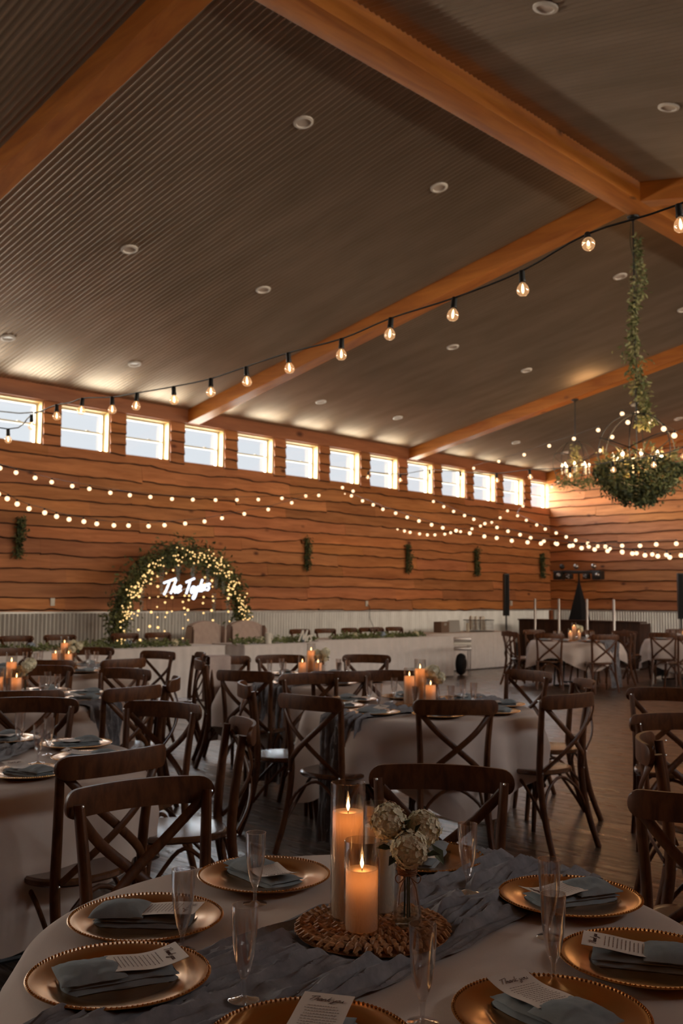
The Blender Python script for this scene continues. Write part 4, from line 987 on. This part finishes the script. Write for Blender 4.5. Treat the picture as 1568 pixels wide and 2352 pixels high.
for y, lb in ((12.36, 'first from the left'), (11.75, 'second from the left, before the black scrim'), (11.06, 'third from the left'), (10.43, 'fourth, rightmost')):
    e_ = empty('silver_post', (19.0, y, 0)); MB().lathe([(.001, 1.462), (.026, 1.462), (.029, 1.455), (.029, .02), (.001, .02)], 16).build('post_tube', 'silver', e_)
    MB().lathe([(.001, 0), (.15, 0), (.15, .012), (.03, .022), (.001, .022)], 24).build('base', 'silver', e_); tag(e_, 'upright silver post before the dark booth, '+lb, 'post', 'silver posts')
e_ = empty('light_stand', (20.1, 11.9, 0)); rr_ = .55
MB().tube([(0, 0, .3), (0, 0, 2.1)], .02, 8).build('mast', 'black', e_)
for k in range(3): a = 2*pi*k/3+.3; MB().tube([(0, 0, .75), (rr_*cos(a), rr_*sin(a), .01)], .014, 6).build('leg', 'black', e_)
mb = MB()
for k in range(4):
    a0, a1 = pi/4+k*pi/2, pi/4+(k+1)*pi/2
    mb.add([(.02*cos(a0), .02*sin(a0), 1.86), (.02*cos(a1), .02*sin(a1), 1.86), (.50*cos(a1), .50*sin(a1), .03), (.50*cos(a0), .50*sin(a0), .03)], [(0, 1, 2, 3)])
mb.build('scrim', 'black_cloth', e_, smooth=False)
MB().bbox((-.02, 0, 2.07), (.06, 1.15, .07), .008).build('crossbar', 'black', e_)
dx = Vector((-.72, -.70, 0)).normalized()
for y, z, kind in ((.50, 2.0, 'box'), (-.50, 2.0, 'box'), (.22, 1.97, 'tri'), (-.22, 1.97, 'tri'), (.05, 2.2, 'ball'), (.42, 2.2, 'ball'), (-.4, 2.2, 'ball')):
    if kind == 'box':
        h = MB().bbox((-.02, y, z), (.2, .22, .2), .02).build('moving_head', 'black', e_); MB().ball((-.12, y-.04, z), .055, 12, 8).build('lens', 'silver', h)
    elif kind == 'tri':
        h = MB().bbox((-.04, y, z), (.10, .16, .12), .02).build('par_cluster', 'black', e_); mb = MB()
        for a in (0, 2.1, 4.2): mb.ball((-.10, y+.032*cos(a), z+.032*sin(a)), .022, 8, 6)
        mb.build('lens', 'silver', h)
    else: MB().ball((-.03, y, z), .062, 16, 10).build('mirror_ball', 'silver' if y != .42 else 'black', e_)
tag(e_, 'black lighting stand with fixtures and a triangular scrim in the far corner', 'light stand')
# things on the farthest table
def crate(w_, d, h):
    mb = MB(); mb.bbox((0, 0, h/2), (w_, d, h), .005); mb.box((0, -d/2-.002, h*.5), (w_*.8, .004, .012)); return mb
o = crate(.26, .2, .22).build('brown_box', 'kraft', loc=(16.15, 12.75, .755)); tag(o, 'small brown box at the left end of the farthest white table', 'box')
MB().box((0, -.103, .17), (.08, .006, .05)).build('box_label', 'grey_frame', o)
e_ = empty('leaning_frame', (16.45, 12.66, .757), -.5); MB().bbox((0, 0, .125), (.26, .02, .25), .004, tilt=('X', -.2)).build('frame_board', 'grey_frame', e_); MB().box((0, .06, .08), (.02, .10, .15)).build('easel_leg', 'kraft', e_)
tag(e_, 'grey board leaning beside the small brown box', 'frame')
e_ = empty('wire_basket', (17.35, 12.72, .757), -.35); mb = MB(); bw, bd, bh = .52, .3, .24
for k in range(15): x = -bw/2+bw*k/14; [mb.tube([(x, s*bd/2, 0), (x+.05, s*bd/2, bh)], .003, 4) for s in (-1, 1)]; [mb.tube([(x+.05, s*bd/2, 0), (x, s*bd/2, bh)], .003, 4) for s in (-1, 1)]
for z in (.0, bh): mb.tube([(-bw/2, -bd/2, z), (bw/2+.05, -bd/2, z), (bw/2+.05, bd/2, z), (-bw/2, bd/2, z), (-bw/2, -bd/2, z)], .008, 6)
mb.build('wire_mesh', 'black', e_); mb = MB(); rn = random.Random(2)
for k in range(14): mb.bbox((rn.uniform(-.2, .22), rn.uniform(-.1, .1), .16+rn.uniform(0, .03)), (.05, .03, .29), .01, rn.uniform(0, 3), ('X', rn.uniform(-.2, .2)))
mb.build('wrapped_napkin_rolls', 'white_plastic', e_); tag(e_, 'dark wire basket full of white rolls on the farthest table', 'basket')
g, c = proto('back', protos['back']); put(g, 16.95, 12.68, .757); put(c, 16.95, 12.68, .757); tag(g, 'glass cylinder beside the wire basket', 'candle holder'); tag(c, 'pale pillar candle beside the wire basket', 'candle')
# serving cart and black case at the end of the head table
e_ = empty('serving_cart', (15.36, 11.66, 0), -.8)
for z in (.50, .60, .68): MB().bbox((0, 0, z), (.36, .40, .055), .008).build('tray', 'white_plastic' if z == .60 else 'silver', e_)
for a in (-1, 1):
    for b_ in (-1, 1): MB().tube([(a*.16, b_*.18, 0), (a*.16, b_*.18, .70)], .011, 6).build('leg', 'silver', e_)
tag(e_, 'silver tiered cart standing in the gap at the end of the right head table', 'cart')
mb = MB(); mb.lathe([(.001, -.08), (.12, -.08), (.18, -.06), (.205, -.02), (.205, .02), (.18, .06), (.12, .08), (.001, .08)], 32); o = mb.build('round_case', 'black_cloth', loc=(15.37, 11.66, .206)); o.rotation_euler = (0, radians(90), radians(112))
MB().lathe([(.10, -.082), (.11, -.086), (.12, -.082)], 24).build('case_zip', 'black', o); tag(o, 'round black case on the floor below the silver cart', 'case')

# ================================================================ CHANDELIERS
def chandelier(x, y, zc, R_, ztop, lb, nb, watts, tilt=0):
    e_ = empty('globe_chandelier', (x, y, zc), tilt)
    MB().lathe([(.001, 0), (.075, 0), (.07, -.018), (.03, -.035), (.012, -.06), (.001, -.06)], 20).build('canopy', 'black', e_).location = (0, 0, ztop-zc)
    MB().tube([(0, 0, ztop-zc-.03), (0, 0, R_-.01)], .010, 8).build('rod', 'black', e_)
    for k, (ax, an) in enumerate((('Z', 0), ('Z', 62), ('Z', 121), ('T', 24), ('T', -28))):
        P = []
        for i in range(49):
            t = 2*pi*i/48; p = Vector((R_*cos(t), 0, R_*sin(t))) if ax == 'Z' else Vector((R_*cos(t), R_*sin(t), 0))
            p = (Matrix.Rotation(radians(an), 3, 'Z') if ax == 'Z' else Matrix.Rotation(radians(an), 3, 'X')) @ p; P.append(p)
        MB().tube(P, .0065, 6, cap=False).build('hoop', 'black', e_)
    MB().tube([(0, 0, R_), (0, 0, -R_*.55)], .007, 6).build('spindle', 'black', e_)
    for k in range(nb):
        a = 2*pi*k/nb+.35; q = R_*.60; z = -.20
        c = MB().tube([(0, 0, z+.01), (q*.6*cos(a), q*.6*sin(a), z-.04), (q*cos(a), q*sin(a), z-.01)], .006, 6).build('arm', 'black', e_)
        MB().tube([(q*cos(a), q*sin(a), z-.01), (q*cos(a), q*sin(a), z+.13)], .014, 8).build('candle_sleeve', 'white_plastic', c)
        MB().lathe([(.0005, -.002), (.012, .004), (.021, .022), (.019, .040), (.008, .062), (.0005, .072)], 12, (q*cos(a), q*sin(a), z+.13)).build('candle_bulb', 'candle_lit', c)
    l = bpy.data.lights.new('chandelier_glow', 'POINT'); l.energy = watts; l.color = (1, .60, .28); l.shadow_soft_size = R_*.5
    o = bpy.data.objects.new('chandelier_glow', l); C.objects.link(o); o.parent = e_; o.location = (0, 0, -.02)
    tag(e_, lb, 'chandelier', 'globe chandeliers'); return e_
BX, BY_, BZ = 10.80, 5.60, 3.19
chandelier(BX, BY_, BZ, .465, RBZ, 'large globe chandelier wrapped in greenery, hanging from the ridge beam', 8, 34, .3)
chandelier(16.48, 9.80, 4.02, .42, 5.24, 'smaller globe chandelier hanging from the far rafter, left of the large one', 8, 22, .9)
rn = random.Random(44); e_ = empty('leafy_garland', (BX, BY_, BZ)); mb = MB(); mb2 = MB(); mb3 = MB()
def rodf(r):
    t = r.random()**1.25; z = .30+t*(RBZ-BZ-.55); k = .5+.9*max(0, hn(z*2.2, 8, 0)*1.6+.2); s = .035+.055*(1-t)*1.7
    side = .06*sin(z*3.1+.6)+.05*(1-t); return (side*.7+r.gauss(0, s*k*.7), -side*.7+r.gauss(0, s*k*.7), z), (r.gauss(0, .6), r.gauss(0, .6), -.5)
def bowlf(r):
    a = r.uniform(0, 2*pi); el = r.uniform(-1.4, -.30); q = .50+r.gauss(0, .05)+.05*hn(a*2, el, 3)
    sk = 1+.12*max(0, cos(a-radians(-46))); return (q*cos(el)*cos(a)*sk, q*cos(el)*sin(a)*sk, q*sin(el)*1.02-.0+.05*hn(a*3, el*2, 8)), (-sin(a)*r.choice((-1, 1)), cos(a), -.55)
foliage(mb, rodf, 700, .07, rn); foliage(mb3, rodf, 600, .07, rn)
foliage(mb, bowlf, 2600, .062, rn, .45); foliage(mb2, bowlf, 1800, .062, rn, .45)
def midf(r): a = r.uniform(0, 2*pi); q = .2+.28*r.random(); return (q*cos(a), q*sin(a), r.gauss(-.16, .08)), (cos(a), sin(a), .2)
foliage(mb3, midf, 700, .085, rn)
mb.build('green_leaves', 'leaf', e_, smooth=False); mb2.build('dark_leaves', 'leaf_dark', e_, smooth=False); mb3.build('olive_leaves', 'leaf_pale', e_, smooth=False)
MB().tube(sm([(.04*sin(k*1.3), .04*cos(k*1.3), .3+k*.25) for k in range(11)], 4), .005, 5).build('vine', 'stem', e_)
tag(e_, 'leafy garland winding down the rod and around the bottom of the large chandelier', 'garland')
rn = random.Random(45); e_ = empty('leafy_garland', (16.48, 9.80, 4.02)); mb = MB(); mb2 = MB()
def f(r): a = r.uniform(0, 2*pi); q = .36*sqrt(r.random()); return (q*cos(a), q*sin(a), -.40+r.gauss(0, .06)+.2*q), (cos(a), sin(a), -.4)
foliage(mb, f, 420, .07, rn)
def f2(r): return (r.gauss(0, .05), r.gauss(0, .05), r.uniform(-.25, .36)), (0, 0, -1)
foliage(mb2, f2, 200, .07, rn); mb.build('green_leaves', 'leaf', e_, smooth=False); mb2.build('olive_leaves', 'leaf_pale', e_, smooth=False)
tag(e_, 'small tuft of greenery in the bottom of the smaller globe chandelier', 'garland')

# ================================================================ STRING LIGHTS
STR = {
    'main': [(3.31, 1.54, 2.79), (3.30, 1.90, 2.77), (3.32, 2.21, 2.70), (3.32, 2.55, 2.66), (3.32, 2.91, 2.64), (3.32, 3.22, 2.60), (3.31, 3.58, 2.59), (3.31, 3.90, 2.57), (3.31, 4.19, 2.55), (3.30, 4.51, 2.55), (3.29, 4.85, 2.56), (3.29, 5.11, 2.57), (3.27, 5.41, 2.60), (3.27, 5.72, 2.60)],
    'low': [(3.32, 6.13, 2.59), (3.35, 6.51, 2.54)],
    'A': [(6.42, 12.65, 3.16), (6.68, 12.70, 3.13), (7.00, 12.76, 3.09), (7.29, 12.81, 3.06), (7.66, 12.88, 3.04), (7.99, 12.94, 3.03), (8.40, 13.01, 3.01), (8.79, 13.08, 3.01), (9.23, 13.15, 3.02), (9.70, 13.23, 3.03), (10.18, 13.31, 3.06), (10.73, 13.40, 3.10), (11.29, 13.49, 3.15), (11.89, 13.59, 3.21), (12.55, 13.69, 3.29), (13.28, 13.81, 3.40), (14.01, 13.93, 3.50), (14.38, 14.03, 3.68)],
    'B': [(5.71, 11.28, 2.66), (5.87, 11.34, 2.62), (6.02, 11.40, 2.57), (6.22, 11.47, 2.53), (6.48, 11.55, 2.50), (6.69, 11.62, 2.47), (6.92, 11.69, 2.45), (7.19, 11.78, 2.44), (7.45, 11.86, 2.43), (7.79, 11.96, 2.43), (8.10, 12.05, 2.45), (8.50, 12.16, 2.47), (8.87, 12.27, 2.51), (9.35, 12.41, 2.57), (9.86, 12.56, 2.64), (10.33, 12.71, 2.73), (10.96, 12.89, 2.85), (11.70, 13.11, 2.99), (12.48, 13.36, 3.18), (13.50, 13.67, 3.42), (14.22, 13.90, 3.63)],
    'C': [(14.31, 13.81, 3.65), (14.41, 13.87, 3.53), (14.54, 13.89, 3.44), (14.73, 13.90, 3.35), (14.89, 13.90, 3.27), (15.06, 13.90, 3.20), (15.27, 13.89, 3.13), (15.44, 13.89, 3.06), (15.58, 13.88, 3.01), (15.81, 13.87, 2.96), (16.03, 13.85, 2.91), (16.24, 13.83, 2.88), (16.40, 13.81, 2.86), (16.68, 13.78, 2.84), (16.93, 13.75, 2.83), (17.14, 13.72, 2.84), (17.45, 13.68, 2.87), (17.64, 13.66, 2.91), (17.95, 13.62, 2.95), (18.30, 13.57, 3.03), (18.60, 13.54, 3.11), (18.96, 13.49, 3.21), (19.26, 13.46, 3.34), (19.55, 13.46, 3.52)],
    'D': [(14.45, 13.67, 3.58), (14.33, 13.59, 3.47), (14.23, 13.20, 3.34), (14.13, 12.82, 3.23), (14.03, 12.47, 3.12), (13.94, 12.09, 3.02), (13.85, 11.73, 2.92), (13.76, 11.38, 2.83), (13.67, 11.01, 2.74), (13.59, 10.69, 2.67), (13.50, 10.34, 2.60), (13.42, 10.00, 2.54), (13.34, 9.65, 2.47), (13.26, 9.34, 2.43), (13.18, 9.00, 2.37), (13.10, 8.66, 2.33), (13.03, 8.37, 2.30), (12.96, 8.05, 2.28), (12.90, 7.79, 2.24), (12.84, 7.55, 2.20), (12.78, 7.30, 2.17), (12.72, 7.06, 2.14), (12.67, 6.82, 2.12), (12.62, 6.63, 2.09), (12.57, 6.42, 2.06), (12.52, 6.22, 2.04), (12.48, 6.02, 2.02), (12.43, 5.84, 2.04)],
    'E': [(17.15, 13.77, 3.58), (16.82, 13.21, 3.41), (16.52, 12.71, 3.26), (16.24, 12.22, 3.13), (16.00, 11.81, 3.02), (15.75, 11.38, 2.90), (15.49, 10.91, 2.79), (15.26, 10.50, 2.69), (15.02, 10.07, 2.60), (14.81, 9.71, 2.52), (14.59, 9.31, 2.44), (14.39, 8.94, 2.38), (14.13, 8.47, 2.32), (13.90, 8.05, 2.28), (13.67, 7.63, 2.26), (13.46, 7.25, 2.25), (13.24, 6.84, 2.23), (13.05, 6.49, 2.23), (12.85, 6.11, 2.22)],
    'F': [(20.22, 13.47, 3.68), (19.25, 12.97, 3.36), (18.66, 12.35, 3.19), (18.03, 11.68, 3.02), (17.51, 11.13, 2.88), (16.98, 10.55, 2.75), (16.50, 10.04, 2.63), (16.06, 9.56, 2.53), (15.60, 9.05, 2.44), (15.22, 8.64, 2.36), (14.84, 8.21, 2.29), (14.42, 7.75, 2.20), (14.00, 7.28, 2.16), (13.63, 6.86, 2.12), (13.25, 6.44, 2.09)],
    'G': [(17.72, 13.09, 4.32), (16.57, 11.61, 4.22), (15.58, 10.35, 4.13), (14.72, 9.27, 4.09), (13.99, 8.34, 4.03), (13.35, 7.54, 4.00)],
    'H': [(9.53, 8.73, 3.02), (9.27, 7.96, 2.90), (9.06, 7.33, 2.88), (8.87, 6.74, 2.79), (8.65, 6.09, 2.70), (8.48, 5.57, 2.68), (8.29, 4.99, 2.63), (8.10, 4.44, 2.62), (7.94, 3.96, 2.61), (7.81, 3.62, 2.64)],
    'K': [(18.09, 11.33, 3.81), (17.43, 10.77, 3.80), (15.29, 8.94, 3.79), (14.09, 7.94, 3.81), (13.23, 7.26, 3.85), (12.38, 6.55, 3.87), (11.90, 6.16, 3.88)],
    'L': [(12.67, 6.79, 4.06), (11.22, 5.63, 3.62), (10.62, 5.17, 3.40), (10.16, 4.82, 3.23), (9.56, 4.36, 3.01)],
}
def bulb_clear():
    b = MB().lathe([(.009, -.045), (.013, -.052), (.021, -.062), (.0255, -.076), (.0235, -.090), (.015, -.099), (.0005, -.102)], 20).build('bulb', 'bulb_glass')
    MB().lathe([(.0005, .004), (.011, .003), (.0125, 0), (.0125, -.030), (.014, -.033), (.014, -.044), (.0095, -.048), (.0005, -.048)], 14).build('socket', 'rubber', b)
    MB().lathe([(.0005, -.050), (.0035, -.058), (.0055, -.068), (.0060, -.078), (.0040, -.088), (.0005, -.091)], 10).build('filament', 'filament', b); return b
def bulb_far():
    b = MB().ball((0, 0, -.055), .030, 12, 8).build('bulb', 'bulb_lit')
    MB().tube([(0, 0, .004), (0, 0, -.03)], .012, 8).build('socket', 'rubber', b); return b
clear0 = far0 = None
LB = {'main': 'nearest string of clear globe bulbs rising from the left windows to the upper right', 'low': 'short string of two bulbs dangling before the leftmost window',
 'A': 'upper of the two swags of bulbs on the left of the plank wall', 'B': 'lower of the two swags of bulbs on the left of the plank wall', 'C': 'deep swag of bulbs looping between the seventh and eleventh windows',
 'D': 'long string of bulbs running from the seventh window down to the right edge', 'E': 'string of bulbs starting below the tenth window and levelling out to the right', 'F': 'short-start string of bulbs below the corner windows running right',
 'G': 'thin string of bulbs rising against the far ceiling toward the small chandelier', 'H': 'level string of clear bulbs crossing the windows and the large chandelier', 'K': 'string of bulbs rising from the far corner behind the chandeliers', 'L': 'string of bulbs falling to the right behind the large chandelier'}
for k, pts in STR.items():
    near = k in ('main', 'low', 'H'); hz = .076 if near else .055
    base = Vector(pts[0])+Vector((0, 0, hz)); e_ = empty('string_lights', base)
    P = [Vector(p)+Vector((0, 0, hz+.002))-base for p in pts]
    if k == 'main': P = [P[0]+(P[0]-P[1])*1.6+Vector((0, 0, .06))]+P+[Vector((3.25, 6.9, 2.80))-base, Vector((3.2, 13.8, 4.2))-base]
    if k == 'low': P = [Vector(STR['main'][-1])+Vector((0, 0, hz))-base]+P+[P[-1]+Vector((-.5, .3, .1))]
    MB().tube(sm(P, 4), .0042 if near else .0035, 6).build('wire', 'rubber', e_)
    for i, p in enumerate(pts):
        if near:
            if clear0 is None: b = clear0 = bulb_clear(); 
            else: b = copy_tree(clear0)
        else:
            if far0 is None: b = far0 = bulb_far()
            else: b = copy_tree(far0)
        b.parent = e_; b.location = Vector(p)+Vector((0, 0, hz))-base; b.rotation_euler = (rnd.uniform(-.16, .16), rnd.uniform(-.16, .16), 0)
        if k == 'main' and i == 1: b.rotation_euler = (.15, .75, .8)
        if k == 'low': b.rotation_euler = (.35, -.25, 0)
    tag(e_, LB[k], 'string lights', 'festoon string lights')
# dominant glow of the festoon strings near the camera is their own small bulbs
for x, y, z, en in ((3.3, 2.6, 2.6, 5), (3.3, 4.2, 2.5, 5)):
    pass
